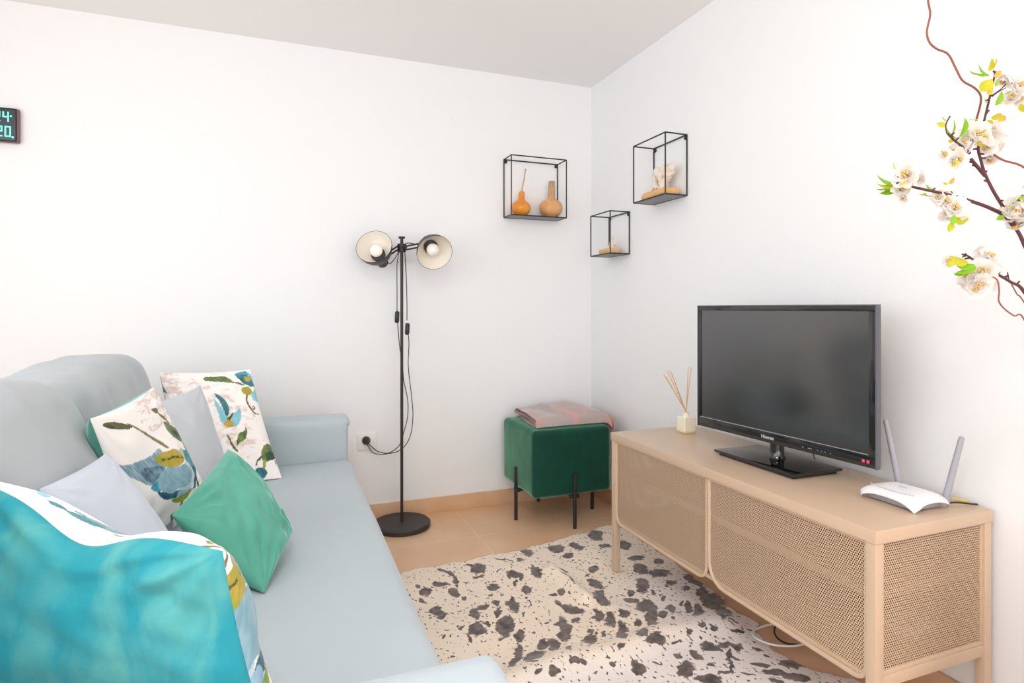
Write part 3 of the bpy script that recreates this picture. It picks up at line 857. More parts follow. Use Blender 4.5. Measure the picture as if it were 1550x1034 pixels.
def head(open_px, back_px, arm0, arm1, k):
    o = lp(*back_px, -.01)
    c = lp(*open_px, -.14)
    ax = (c - o).normalized()
    L = .098
    R = .089
    neck = o
    # outer skin, then the enamel lining, lamp holder and bulb
    prof = [(.020, 0), (.040, .004), (.059, .017), (.073, .037), (.082, .060), (.087, .082), (R, L)]
    sh = MB().lathe(prof + [(R - .002, L)] , neck, ax, 56, False)
    sh = sh.build('lamp_shade', M['dark_metal'], lamp)
    MB().lathe([(.016, .003), (.038, .007), (.056, .020), (.070, .039), (.079, .061), (.0845, .082), (R - .002, L)][::-1], neck, ax, 56, False).build('shade_lining', M['shade_in'], sh, smooth=True)
    MB().lathe([(0, -.080), (.021, -.078), (.028, -.070), (.028, .004), (.020, .010)], neck, ax, 28).build('lamp_holder', M['dark_metal'], lamp)
    hd = MB().lathe([(.0, .006), (.035, .010), (.035, .026), (.031, .029), (.0, .029)], neck, ax, 30).build('socket_ring', M['black_metal'], lamp)
    bl = [(0.013, .022), (.016, .030)] + [(.031 * math.sin(a), .056 - .031 * math.cos(a)) for a in np.linspace(.7, PI, 12)]
    MB().lathe(bl, neck, ax, 30).build('bulb', M['bulb'], lamp, smooth=True)
    # double arm
    a0, a1 = Vector(arm0), neck - ax * .03
    for s in (-1, 1):
        MB().tube([a0 + UV * (s * .009), a1 + UV * (s * .009)], .0042, 10).build('arm', M['dark_metal'], lamp)
    MB().tube([a1 - UV * .014, a1 + UV * .014], .008, 12).build('arm_joint', M['dark_metal'], lamp)
head((562, 366), (574, 388), (LX - .02, LY - .012, CZ), 0, 0)
head((662.5, 389), (651, 372), (LX + .02, LY - .012, CZ), 0, 1)
def wirepts(px): return spline([lp(x, y, dd) for x, y, dd in px], 7)
SK = aty(555, 668, -.03)
cu = MB()
cu.tube(wirepts([(583, 393, -.02), (590, 399, -.03), (598, 391, -.03), (604, 381, -.02), (601, 400, -.02), (601, 440, -.02), (601, 470, -.02)]), .0022, 8)
cu.build('cord', M['black_metal'], lamp)
MB().tube(wirepts([(601, 470, -.02), (602, 490, -.02), (605, 525, -.02), (609, 548, -.012), (611, 575, 0), (617, 605, .02), (617, 630, .02), (611, 655, .0), (603, 676, .03), (585, 687, .055), (566, 686, .062), (557, 675, .056)]) + [SK], .0022, 8).build('cord', M['black_metal'], lamp)
MB().tube(wirepts([(645, 375, .02), (630, 370, .0), (614, 369, -.02), (613, 385, -.02), (615, 420, -.02), (616, 460, -.02), (616, 485, -.02)]), .0022, 8).build('cord', M['black_metal'], lamp)
MB().tube(wirepts([(617, 497, -.02), (619, 520, -.01), (618, 555, .0), (623, 600, .03), (625, 630, .03), (621, 660, .03), (609, 679, .035), (592, 686, .055), (573, 684, .065), (560, 674, .058)]) + [SK], .0022, 8).build('cord', M['black_metal'], lamp)
def switch(x, y, dd):
    p = lp(x, y, dd)
    b = MB().lathe([(0, -.030), (.008, -.029), (.0115, -.022), (.0115, .022), (.008, .029), (0, .030)], p, (0.05, 0, 1), 16).build('inline_switch', M['black_metal'], lamp)
    MB().box(p + Vector((-.004, -.0145, -.008)), p + Vector((.004, -.009, .008)), .001).build('rocker', M['dark_metal'], b)
switch(601, 480, -.02)
switch(616.5, 498, -.022)
MB().lathe([(0, -.034), (.012, -.034), (.020, -.022), (.021, .0), (.021, .004)], (SK.x, -.013, SK.z), (0, -1, 0), 26).lathe([(.021, .0), (.019, .012), (.012, .022), (.006, .032), (0, .034)], (SK.x, -.013, SK.z), (0, -1, 0), 26).build('plug', M['black_metal'], lamp)

# ------------------------------------------------------------------ wall socket
sk = thing('wall_socket', (-1.3115, 0, .41), 'white double wall socket behind the floor lamp cord', 'socket')
MB().box((-1.362, -.009, .368), (-1.261, 0, .455), .003).build('cover_plate', M['socket'], sk)
MB().lathe([(.028, 0), (.028, .0025), (.024, .003), (.024, -.001), (0, -.001)], (SK.x, -.0095, SK.z), (0, -1, 0), 32).build('socket_well', M['white_trim'], sk)
MB().box((-1.302, -.0115, .375), (-1.268, -.009, .448), .0015).build('blank_insert', M['white_trim'], sk)

# ------------------------------------------------------------------ wire wall shelves
def wire_shelf(p0, p1, wall, label, plate_h=.006):
    """box of black rods from p0 to p1; wall = axis index that points into the room"""
    p0, p1 = Vector(p0), Vector(p1)
    r = .0035
    t = thing('wire_shelf', ((p0.x + p1.x) / 2, (p0.y + p1.y) / 2, p0.z), label, 'shelf', 'black wire box shelves in the corner')
    def P(i, j, k): return Vector((p1.x if i else p0.x, p1.y if j else p0.y, p1.z if k else p0.z))
    for k in (0, 1):
        for a, b in (((0, 0), (1, 0)), ((1, 0), (1, 1)), ((1, 1), (0, 1)), ((0, 1), (0, 0))):
            MB().tube([P(*a, k), P(*b, k)], r, 8).build('rod', M['black_metal'], t)
    for i in (0, 1):
        for j in (0, 1):
            MB().tube([P(i, j, 0), P(i, j, 1)], r, 8).build('rod', M['black_metal'], t)
    m = .003
    MB().box((p0.x + m, p0.y + m, p0.z - .002), (p1.x - m, p1.y - m, p0.z + .003), .0008).build('shelf_board', M['shelf_plate'], t)
    for s in (0, 1):
        if wall == 1:
            x = p0.x + .010 if s == 0 else p1.x - .010
            MB().lathe([(.009, 0), (.009, .006), (.005, .009), (0, .009)], (x, p1.y + .004, p1.z - .012), (0, -1, 0), 16).build('hanging_tab', M['black_metal'], t)
        else:
            y = p0.y + .010 if s == 0 else p1.y - .010
            MB().lathe([(.009, 0), (.009, .006), (.005, .009), (0, .009)], (p1.x + .004, y, p1.z - .012), (-1, 0, 0), 16).build('hanging_tab', M['black_metal'], t)
    return t
wire_shelf((-.557, -.120, 1.612), (-.224, -.004, 1.938), 1, 'black wire box shelf holding two gourds on the back wall')
wire_shelf((-.120, -.908, 1.615), (-.004, -.649, 1.891), 0, 'larger black wire box shelf on the right wall, higher of the two there')
wire_shelf((-.120, -.425, 1.390), (-.004, -.215, 1.612), 0, 'smallest black wire box shelf low in the corner, right wall')

# gourds
GZ = 1.6165
g = thing('gourd', (-.479, -.062, GZ), 'small orange gourd with long dry stem, left on the wire shelf', 'gourd', 'gourds on the wire shelf')
def gourd_body(R, H, rn, ht, x, y, tilt=(0, 0, 1)):
    pr = [(0, .004), (R * .45, .0)]
    for k in range(14):
        a = -1.15 + k * 2.2 / 13
        pr.append((R * math.cos(a) ** .85 if math.cos(a) > 0 else 0, H * .5 + H * .5 * math.sin(a)))
    pr += [(rn * 1.25, H * 1.02), (rn * 1.02, H * 1.12), (rn, H * 1.3), (rn * .95, ht - .012), (rn * .7, ht - .003), (0, ht)]
    return MB().lathe(pr, (x, y, GZ), tilt, 40)
gourd_body(.0545, .088, .0175, .142, -.479, -.062, (.05, 0, 1)).build('body', M['gourd_o'], g, smooth=True)
MB().tube(spline([(-.472, -.062, GZ + .140), (-.468, -.062, GZ + .165), (-.458, -.062, GZ + .21), (-.449, -.062, GZ + .265)], 6), [.0055] + [.0035] * 17 + [.0045], 8).build('stem', M['stem_dry'], g)
g = thing('gourd', (-.297, -.069, GZ), 'larger tan gourd with thick ribbed neck, right on the wire shelf', 'gourd', 'gourds on the wire shelf')
gourd_body(.0655, .105, .0185, .178, -.297, -.069, (.03, 0, 1)).build('body', M['gourd_t'], g, smooth=True)
nk = MB(Matrix.Translation((0, -.007, 0)))
for k in range(9):
    a = 2 * PI * k / 9
    nk.tube([(-.294 + math.cos(a) * .0175, -.062 + math.sin(a) * .0175, GZ + .118), (-.2915 + math.cos(a) * .0135, -.062 + math.sin(a) * .0135, GZ + .206)], .0048, 8)
nk.tube([(-.294, -.062, GZ + .118), (-.2915, -.062, GZ + .200)], [.0175, .0130], 16)
nk.build('stem', M['stem_dry'], g)

# carved / bleached pieces on wooden bases
def lump(name, blobs, parent, material, vox=.004, seed=0, amp=.006, freq=45):
    b = MB()
    for p, q, r0, r1 in blobs:
        pts = [Vector(p).lerp(Vector(q), k / 5) for k in range(6)]
        b.tube(pts, [r0 + (r1 - r0) * k / 5 for k in range(6)], 12)
        for c, r in ((p, r0), (q, r1)):
            b.lathe([(r * math.sin(a), -r * math.cos(a)) for a in np.linspace(0.01, PI - .01, 8)], c, n=12)
    o = b.build(name, material, parent, smooth=True)
    md = o.modifiers.new('merge', 'REMESH')
    md.mode = 'VOXEL'; md.voxel_size = vox
    dg = bpy.context.evaluated_depsgraph_get()
    me = bpy.data.meshes.new_from_object(o.evaluated_get(dg))
    o.modifiers.clear()
    for v in me.vertices:
        s = v.co * freq + Vector((seed, 0, 0))
        n_ = noise.noise(s) * .6 + abs(noise.noise(s * 1.9)) * -.7
        v.co += v.normal * n_ * amp
    me.polygons.foreach_set('use_smooth', [True] * len(me.polygons))
    me.materials.clear(); me.materials.append(material)
    o.data = me
    return o
SB = 1.6205
s = thing('coral_ornament', (-.062, -.78, SB), 'pale branching coral ornament on a wooden block, on the larger right-wall shelf', 'ornament', 'coral ornaments on wooden bases')
softbox('wooden_base', (-.108, -.882, SB), (-.016, -.690, SB + .034), .014, M['wood'], s, 20, wob=.006, wscale=14, shape=lambda p: (p.x, p.y, max(p.z, SB)))
X = -.060
lump('coral', [((X, -.800, SB + .03), (X, -.815, SB + .075), .020, .024), ((X, -.815, SB + .075), (X + .005, -.845, SB + .115), .026, .028),
               ((X, -.815, SB + .080), (X - .005, -.775, SB + .120), .026, .026), ((X - .005, -.775, SB + .12), (X, -.742, SB + .118), .024, .017),
               ((X, -.845, SB + .115), (X, -.868, SB + .128), .026, .018), ((X, -.800, SB + .115), (X, -.830, SB + .130), .024, .022),
               ((X, -.795, SB + .035), (X, -.745, SB + .058), .018, .014), ((X, -.745, SB + .058), (X, -.722, SB + .046), .013, .008),
               ((X - .01, -.762, SB + .055), (X - .005, -.748, SB + .115), .013, .014)], s, M['coral'], .0035, 3, .010, 40)
SC = 1.3955
s = thing('coral_ornament', (-.062, -.32, SC), 'tiny coral sprig on a wooden block, on the smallest shelf in the corner', 'ornament', 'coral ornaments on wooden bases')
softbox('wooden_base', (-.098, -.372, SC), (-.026, -.262, SC + .028), .007, M['wood'], s, 16, wob=.002, wscale=20, shape=lambda p: (p.x, p.y, max(p.z, SC)))
X = -.060
lump('coral', [((X, -.335, SC + .025), (X, -.345, SC + .060), .013, .011), ((X, -.345, SC + .06), (X, -.348, SC + .092), .011, .008),
               ((X, -.325, SC + .025), (X, -.322, SC + .062), .010, .006), ((X, -.312, SC + .025), (X, -.303, SC + .046), .011, .006),
               ((X, -.338, SC + .04), (X + .01, -.356, SC + .052), .010, .007)], s, M['coral'], .0025, 8, .006, 70)

# ------------------------------------------------------------------ digital clock
CK = thing('digital_clock', (-2.91, 0, 1.88), 'dark digital wall clock with glowing turquoise digits at the left edge', 'clock')
cb = MB().box((-3.055, -.026, 1.806), (-2.772, -.002, 1.953), .010, 4).build('case', M['clock_body'], CK)
MB().box((-3.050, -.031, 1.8095), (-2.7785, -.024, 1.9495), .008, 3).build('display', M['clock_face'], CK)
SEG = {'0': 'abcdef', '2': 'abged', '4': 'fgbc'}
def digit(ch, x, z, wd, ht):
    b = MB()
    t = .0052
    h = ht / 2
    L = {'a': (x, z + ht, x + wd, z + ht), 'g': (x, z + h, x + wd, z + h), 'd': (x, z, x + wd, z), 'f': (x, z + h, x, z + ht), 'e': (x, z, x, z + h), 'b': (x + wd, z + h, x + wd, z + ht), 'c': (x + wd, z, x + wd, z + h)}
    for s_ in SEG[ch]:
        x0, z0, x1, z1 = L[s_]
        b.box((x0 - t / 2, -.0325, z0 - t / 2), (x1 + t / 2, -.0308, z1 + t / 2), .0006, 1)
    b.build('digit', M['digit'], CK)
digit('2', -2.853, 1.893, .0165, .038); digit('4', -2.8235, 1.893, .0165, .038)
digit('2', -2.846, 1.830, .0165, .040); digit('0', -2.8165, 1.830, .0165, .040)
MB().box((-2.8005, -.0325, 1.913), (-2.7945, -.0308, 1.919)).build('dot', M['digit'], CK)
MB().box((-2.7945, -.0325, 1.824), (-2.788, -.0308, 1.8305)).build('dot', M['digit'], CK)

# ------------------------------------------------------------------ ottoman and throw
ot = thing('ottoman', (-.36, -.26, 0), 'emerald green velvet ottoman on thin black legs in the corner', 'ottoman')
softbox('upholstered_box', (-.578, -.478, .163), (-.142, -.042, .497), .026, M['velvet_green'], ot, 44, bulge=.006, wob=.003, wscale=6)
for x, y, ax in ((-.358, -.486, 0), (-.586, -.262, 1), (-.134, -.255, 1), (-.358, -.034, 0)):
    MB().tube([(x, y, 0), (x, y, .275)], .0095, 14).build('leg', M['black_metal'], ot)
fr = MB()
fr.box((-.362, -.478, .147), (-.354, -.042, .160)); fr.box((-.578, -.264, .147), (-.142, -.256, .160))
fr.box((-.385, -.486, .150), (-.331, -.470, .168), .002)
fr.box((-.588, -.289, .150), (-.572, -.235, .168), .002)
fr.build('leg_frame', M['black_metal'], ot)

def throw():
    x0, x1 = -.535, -.122
    zb = .503
    # S-fold seen from the left end: (y, height, thickness direction handled below)
    prof = [(-.10, .006), (-.25, .006), (-.405, .007), (-.428, .011), (-.432, .018), (-.425, .024), (-.40, .0265), (-.25, .027), (-.10, .0265),
            (-.082, .031), (-.079, .037), (-.085, .043), (-.11, .0465), (-.25, .048), (-.40, .045), (-.434, .039), (-.445, .028), (-.449, .015), (-.450, .007)]
    prof = [Vector((0, y, z)) for y, z in prof]
    cv = spline(prof, 5)
    n, m = len(cv), 60
    th = .0045
    def surf(off):
        P = np.zeros((m, n, 3))
        for i in range(m):
            x = x0 + (x1 - x0) * i / (m - 1)
            for j in range(n):
                t = (cv[min(j + 1, n - 1)] - cv[max(j - 1, 0)]).normalized()
                nr = Vector((0, -t.z, t.y))
                p = cv[j] + nr * off * th
                hgt = p.z
                u = (x - x0) / (x1 - x0)
                rise = 1 + .55 * math.exp(-((u - .72) / .22) ** 2) + .35 * math.exp(-((u - .40) / .05) ** 2) + .18 * noise.noise(Vector((x * 9, p.y * 8, 1)))
                top = max(0, (hgt - .02) / .03)
                z = hgt * (1 + (rise - 1) * min(1, top)) + .003 * noise.noise(Vector((x * 14, p.y * 14, 4))) * min(1, hgt / .02)
                sl = .018 * (p.y + .25) / .2 * (1 if u < .1 else max(0, 1 - (u - .1) / .2))
                # the right end droops over the side of the ottoman
                dx, dz = 0, 0
                if u > .90:
                    k = (u - .90) / .10
                    dx, dz = k * .002, -k * k * .030
                P[i, j] = (x + .010 * noise.noise(Vector((p.y * 6, hgt * 60, 7))) + sl + dx, p.y + .012 * math.sin(u * 3.0) - .004, zb + z + dz)
        return P
    A, B = surf(-.5), surf(.5)
    me_pts = np.concatenate([A, B], 1)
    # closed loop across the thickness
    loop = np.concatenate([A, B[:, ::-1]], 1)
    loop = np.concatenate([loop, loop[:, :1]], 1)
    u = np.linspace(0, 1, m)[:, None] * np.ones((1, loop.shape[1]))
    vv = np.ones((m, 1)) * np.linspace(0, 1, loop.shape[1])[None]
    grey, pink, salmon = (np.array(lin(c)) for c in ((176, 162, 160), (190, 156, 152), (212, 154, 140)))
    k1 = np.clip(1.4 - np.abs(u - .50) / .045, 0, 1) * .85 + np.clip(1.2 - np.abs(u - .03) / .05, 0, 1) * .6 + np.clip(1.3 - np.abs(u - .97) / .05, 0, 1)
    k2 = np.clip(1.3 - np.abs(((vv * 9.0) % 1) - .5) / .16, 0, 1) * .5 + vnoise(u * 30, vv * 50, 5) * .25
    col = grey * (1 - k2[..., None]) + pink * k2[..., None]
    k1 = np.clip(k1 * (.5 + .5 * vnoise(u * 20, vv * 90, 8)), 0, 1)[..., None]
    col = col * (1 - k1) + salmon * k1
    t = thing('folded_throw', (-.33, -.25, .5), 'folded grey and pink woven throw on top of the green ottoman', 'blanket')
    grid_mesh('cloth', loop, M['throw'], t, True, {'print': ('COLOR', col)})
    # fringe and loose corner hanging down at the right end
    f = MB()
    for k in range(16):
        y = -.425 + k * .012
        a = .515 + .02 * noise.noise(Vector((k * .7, 1, 1)))
        f.tube(spline([(x1 + .0, y, a + .018), (x1 + .016, y - .004, a), (x1 + .020 + .004 * math.sin(k), y - .006, a - .03), (x1 + .020 + .005 * math.sin(k * 2.1), y - .004, a - .072)], 4), [.006] * 5 + [.005] * 4 + [.0035] * 4, 6)
    f.build('fringe', mat('salmon_fringe', lin((214, 148, 140)), .9, sheen=.3), t, smooth=True)
throw()

# ------------------------------------------------------------------ tv bench
TX0, TX1, TY0, TY1, TZ = -.442, -.020, -.978, -2.176, .583
tb = thing('tv_bench', (-.23, -1.577, 0), 'beige metal TV bench with perforated sliding doors along the right wall', 'tv bench')
MB().box((TX0, TY1, .552), (TX1, TY0, TZ), .0022, 2).build('top', M['stand'], tb)
lw = .026
for x in (TX0 + .003, TX1 - lw - .002):
    for y in (TY0 - lw - .003, TY1 + .003):
        l = MB().box((x, y, .006), (x + lw, y + lw, .552), .002, 2).build('leg', M['stand'], tb)
        MB().lathe([(.011, .0045 if x < -.2 else 0), (.011, .007)], (x + lw / 2, y + lw / 2, 0), n=16).build('foot', M['black_metal'], l)
yA, yB = TY0 - .003 - lw, TY1 + .003 + lw
rail = MB()
for y in (TY0 - .003 - lw + .004, TY1 + .006):
    MB().box((TX0 + .003 + lw, y, .209), (TX1 - .002 - lw, y + .018, .238), .0015).build('lower_rail', M['stand'], tb)
MB().box((TX0 + .012, yB, .222), (TX1 - .006, yA, .234), .001).build('bottom_panel', M['stand_in'], tb)
MB().box((TX0 + .035, yB, .404), (TX1 - .012, yA, .425), .001).build('inner_shelf', M['stand_in'], tb)
MB().box((TX1 - .010, yB, .234), (TX1 - .006, yA, .552)).build('back_panel', M['stand_in'], tb)
def side(y, s):
    x0, x1, z0, z1 = TX0 + .003 + lw, TX1 - .002 - lw, .238, .552
    b = .010
    f = MB()
    f.box((x0, y - .004, z0), (x1, y + .004, z0 + b), .001); f.box((x0, y - .004, z1 - b * .5), (x1, y + .004, z1), .001)
    f.box((x0, y - .004, z0 + b), (x0 + b * .8, y + .004, z1 - b * .5), .001); f.box((x1 - b * .8, y - .004, z0 + b), (x1, y + .004, z1 - b * .5), .001)
    f = f.build('side_panel', M['stand'], tb)
    MB().box((x0 + .006, y - .0006, z0 + .008), (x1 - .006, y + .0006, z1 - .004)).build('mesh_sheet', M['mesh_x'], f)
side(TY1 + .012, -1)
side(TY0 - .012, 1)
def door(y0, y1, x, z0, rl, rr):
    """sliding door: bent rod frame with a perforated sheet; y0 > y1 (away to near)"""
    z1 = .548
    pts = []
    def arc(cy, cz, r, a0, a1):
        return [(cy + r * math.cos(a0 + (a1 - a0) * k / 8), cz + r * math.sin(a0 + (a1 - a0) * k / 8)) for k in range(9)]
    out = [(y0, z1)]
    out += arc(y0 - rl, z0 + rl, rl, 0, -PI / 2) if rl else [(y0, z0)]
    out += arc(y1 + rr, z0 + rr, rr, -PI / 2, -PI) if rr else [(y1, z0)]
    out += [(y1, z1)]
    d = 0.0065
    cy, cz = (y0 + y1) / 2, (z0 + z1) / 2
    ring = [Vector((x, a, b)) for a, b in out]
    f = MB().tube(ring + [ring[0]], .0062, 8, cap=False).build('door', M['stand'], tb)
    o = MB()
    n = len(out)
    vs = [(x - .0006, a, b) for a, b in out] + [(x + .0006, a, b) for a, b in out]
    fs = [list(range(n)), list(range(2 * n - 1, n - 1, -1))] + [[i, (i + 1) % n, n + (i + 1) % n, n + i] for i in range(n)]
    o.add(vs, fs)
    o.build('mesh_sheet', M['mesh_y'], f)
ym = -1.5775
door(yA - .002, ym + .006, TX0 + .012, .214, .035, .045)
door(ym - .006, yB + .004, TX0 + .012, .214, .070, .035)

# pale box inside, behind the end mesh
bx = softbox('storage_box', (-.215, -2.085, .2345), (-.085, -1.975, .262), .012, mat('pale_plastic', (.85, .82, .78), .5), None, 16, shape=lambda p: (p.x, p.y, p.z))
tag(bx, 'small pale rounded box seen through the end mesh of the bench', 'box')

# ------------------------------------------------------------------ television
tv = thing('television', (-.19, -1.62, TZ), 'black flat-screen television on a glossy stand on the beige bench', 'television')
O = Vector((-.239, -1.286, .654))
ex = Vector((.047, -.697, 0)); TW = ex.length; ex.normalize()
en = Vector((-ex.y * -1, 0, 0)); en = Vector((ex.y, -ex.x, 0)).normalized()      # towards the viewer
TM = Matrix(((ex.x, UV.x, en.x, O.x), (ex.y, UV.y, en.y, O.y), (ex.z, UV.z, en.z, O.z), (0, 0, 0, 1)))
TH = .455
bz, bb = .017, .036
def tvb(): return MB(TM)
tvb().box((.004, .004, -.030), (TW - .004, TH - .004, -.009), .004, 2).box((.10, .06, -.065), (TW - .10, TH - .10, -.028), .012, 2).build('back_shell', M['tv_dark'], tv)
bf = tvb()
bf.box((0, 0, -.012), (TW, bb, 0), .002); bf.box((0, TH - bz, -.012), (TW, TH, 0), .002)
bf.box((0, bb, -.012), (bz * .8, TH - bz, 0), .002); bf.box((TW - bz * 1.25, bb, -.012), (TW, TH - bz, 0), .002)
bf = bf.build('bezel', M['tv_gloss'], tv)
tvb().box((bz * .8, bb, -.006), (TW - bz * 1.25, TH - bz, -.0035)).build('screen', M['tv_screen'], tv)
tvb().box((bz * .8, bb - .0008, -.004), (TW - bz * 1.25, bb + .0014, .0008)).build('screen_trim', M['chrome'], bf)
tvb().box((TW - .001, -.001, -.016), (TW + .0035, TH + .001, .002), .001).box((-.0035, -.001, -.016), (.001, TH + .001, .002), .001).box((-.0035, TH - .001, -.016), (TW + .0035, TH + .0025, .002), .001).build('edge_trim', M['tv_trim'], bf)
def text_mesh(name, s, size, mtx, m, parent, ext=.0003):
    cu = bpy.data.curves.new(name, 'FONT')
    cu.body = s; cu.size = size; cu.extrude = ext
    o = bpy.data.objects.new(name, cu)
    C.objects.link(o)
    dg = bpy.context.evaluated_depsgraph_get()
    me = bpy.data.meshes.new_from_object(o.evaluated_get(dg))
    bpy.data.objects.remove(o)
    off = base_of(parent)
    for v in me.vertices:
        v.co = (mtx @ v.co) - off
    me.materials.clear(); me.materials.append(m)
    r = bpy.data.objects.new(name, me)
    C.objects.link(r); r.parent = parent
    return r
text_mesh('logo', 'Hisense', .0165, TM @ Matrix.Translation((.302, .0125, .0012)), M['silver'], bf)
for k, (x, ww) in enumerate(((.462, .005), (.482, .014), (.515, .004), (.528, .003), (.540, .004), (.558, .003))):
    tvb().box((x, .013, .0002), (x + ww, .0155, .0008)).build('button_mark', mat('button_mark', (.30, .30, .30), .5), bf)
for x in (TW - .036, TW - .022):
    tvb().lathe([(.0042, 0), (.0042, .0012), (0, .0014)], (x, .0165, .0002), (0, 0, 1), 14).build('indicator_light', M['red_led'], bf)
tvb().tube([(.495, -.001, -.008), (.502, -.018, -.006)], .0022, 8).build('receiver_tab', M['black_metal'], tv)
# glossy foot
FX0, FX1, FY0, FY1 = -.292, -.090, -1.440, -1.792
ft = MB().box((FX0, FY1, .592), (FX1, FY0, .601), .0015, 2).build('stand_base', M['tv_gloss'], tv)
MB().box((FX0 + .012, FY1 + .012, TZ), (FX1 - .012, FY0 - .012, .5925)).build('underside', M['tv_dark'], ft)
nkc = O + ex * (TW / 2) - en * .028
MB().lathe([(.029, 0), (.027, .004), (.0235, .010), (.0225, .03), (.0225, .085)], (nkc.x + .012, nkc.y + .02, .600), n=36).build('neck', M['tv_gloss'], tv)

# ------------------------------------------------------------------ reed diffuser
dx, dy = -.146, -1.090
rd = thing('reed_diffuser', (dx, dy, TZ), 'small square cream reed diffuser at the far end of the bench', 'diffuser')
MB().box((dx - .028, dy - .028, TZ), (dx + .028, dy + .028, TZ + .066), .005, 3).build('bottle', M['bottle'], rd)
MB().box((dx - .0285, dy - .0285, TZ + .002), (dx + .0285, dy + .0285, TZ + .012), .004, 2).build('oil', M['oil'], rd)
MB().lathe([(.013, .064), (.013, .082), (.0105, .083), (.0105, .066)], (dx, dy, TZ), n=20).build('neck', M['bottle_neck'], rd)
neck = Vector((dx, dy, TZ + .085))
DD = (Vector((dx, dy, TZ)) - CAM).dot(DV)
for i, (x, y, dd) in enumerate(((1004.5, 566, .02), (1010, 561, -.02), (1014.5, 561, .03), (1017, 566, -.03), (1008, 570, .0), (1042, 556, .02), (1046, 557, -.02))):
    p = at(x, y, DD + dd)
    MB().tube([neck - (p - neck).normalized() * .06, p], .0019, 6).build('reed', M['reed'], rd)

# ------------------------------------------------------------------ router
rc = Vector((-.180, -2.052, TZ))
rt = thing('wifi_router', rc, 'white wireless router with two grey antennas at the near end of the bench', 'router')
hx, hy = .072, .086
N = 41
def rsurf(lower):
    P = np.zeros((N, N, 3))
    for i in range(N):
        for j in range(N):
            u, v = -1 + 2 * i / (N - 1), -1 + 2 * j / (N - 1)
            ue = u * (1 - .06 * (1 - v * v) - .03 * (v * v) ** 4) ; ve = v * (1 - .06 * (1 - u * u) - .04 * (u * u) ** 4)
            cor = (u * u * v * v) ** 1.6
            m_ = max(abs(u), abs(v))
            kc = min(1, 1.78 / max(1e-6, abs(u) + abs(v))); ue *= kc; ve *= kc
            z = .040 - .013 * m_ ** 4 - .0225 * cor
            if lower: z -= .0045 if m_ > .999 else .007
            P[i, j] = (rc.x + ue * hx, rc.y + ve * hy, TZ + z)
    return P
up_, lo_ = rsurf(False), rsurf(True)
b = MB()
i_ = np.arange(N * N).reshape(N, N)
q = np.stack([i_[:-1, :-1], i_[1:, :-1], i_[1:, 1:], i_[:-1, 1:]], -1).reshape(-1, 4)
b.add([Vector(p) for p in up_.reshape(-1, 3)], q.tolist())
b.add([Vector(p) for p in lo_.reshape(-1, 3)], q[:, ::-1].tolist())
edge = [i_[k, 0] for k in range(N)] + [i_[-1, k] for k in range(1, N)] + [i_[k, -1] for k in range(N - 2, -1, -1)] + [i_[0, k] for k in range(N - 2, 0, -1)]
b.f += [[int(edge[k]), int(edge[k]) + N * N, int(edge[(k + 1) % len(edge)]) + N * N, int(edge[(k + 1) % len(edge)])] for k in range(len(edge))]
b.m += [0] * len(edge)
b.build('shell', M['router'], rt)
MB().box((rc.x - .048, rc.y - .064, TZ + .002), (rc.x + .056, rc.y + .064, TZ + .020), .004).build('under_body', M['router_grey'], rt)
ln = MB()
ln.tube(spline([(rc.x - .040, rc.y + .062, TZ + .0395), (rc.x - .046, rc.y + .03, TZ + .0385), (rc.x - .048, rc.y, TZ + .0385), (rc.x - .046, rc.y - .03, TZ + .0385), (rc.x - .040, rc.y - .058, TZ + .0395)], 6), .0014, 6)
ln.build('seam', M['router_line'], rt)
MB().box((rc.x - .004, rc.y - .010, TZ + .0400), (rc.x + .006, rc.y + .012, TZ + .0406)).build('emblem', M['router_line'], rt)
def antenna(base, tip, nm='antenna'):
    base, tip = Vector(base), Vector(tip)
    d = (tip - base)
    L = d.length; d.normalize()
    sidev = Vector((0, 1, 0)); sidev = (sidev - d * sidev.dot(d)).normalized()
    w_ = d.cross(sidev)
    mt = Matrix(((w_.x, sidev.x, d.x, base.x), (w_.y, sidev.y, d.y, base.y), (w_.z, sidev.z, d.z, base.z), (0, 0, 0, 1)))
    MB(mt).lathe([(0, 0), (.0078, .001), (.0085, .02), (.0068, L - .006), (.0045, L - .001), (0, L)], (0, 0, 0), n=16).build(nm, M['router_grey'], rt)
    MB(mt).lathe([(.008, -.012), (.008, .012)], (0, 0, 0), (0, 1, 0), 14).build('antenna_hinge', M['router_grey'], rt)
antenna((-.108, -1.990, .604), (-.118, -1.955, .784))
antenna((-.106, -2.114, .604), (-.100, -2.150, .772))
MB().box((-.114, -2.100, TZ + .006), (-.094, -2.088, TZ + .020), .002).build('yellow_plug', M['yellow'], rt)
MB().tube(spline([(-.100, -2.094, TZ + .013), (-.075, -2.098, TZ + .014), (-.05, -2.11, TZ + .010), (-.030, -2.125, TZ + .006)], 6), .0028, 8).build('network_cable', M['yellow'], rt)
MB().tube(spline([(-.112, -2.120, TZ + .012), (-.085, -2.132, TZ + .013), (-.055, -2.135, TZ + .008), (-.026, -2.142, TZ + .004)], 6), .0025, 8).build('power_lead', M['black_metal'], rt)

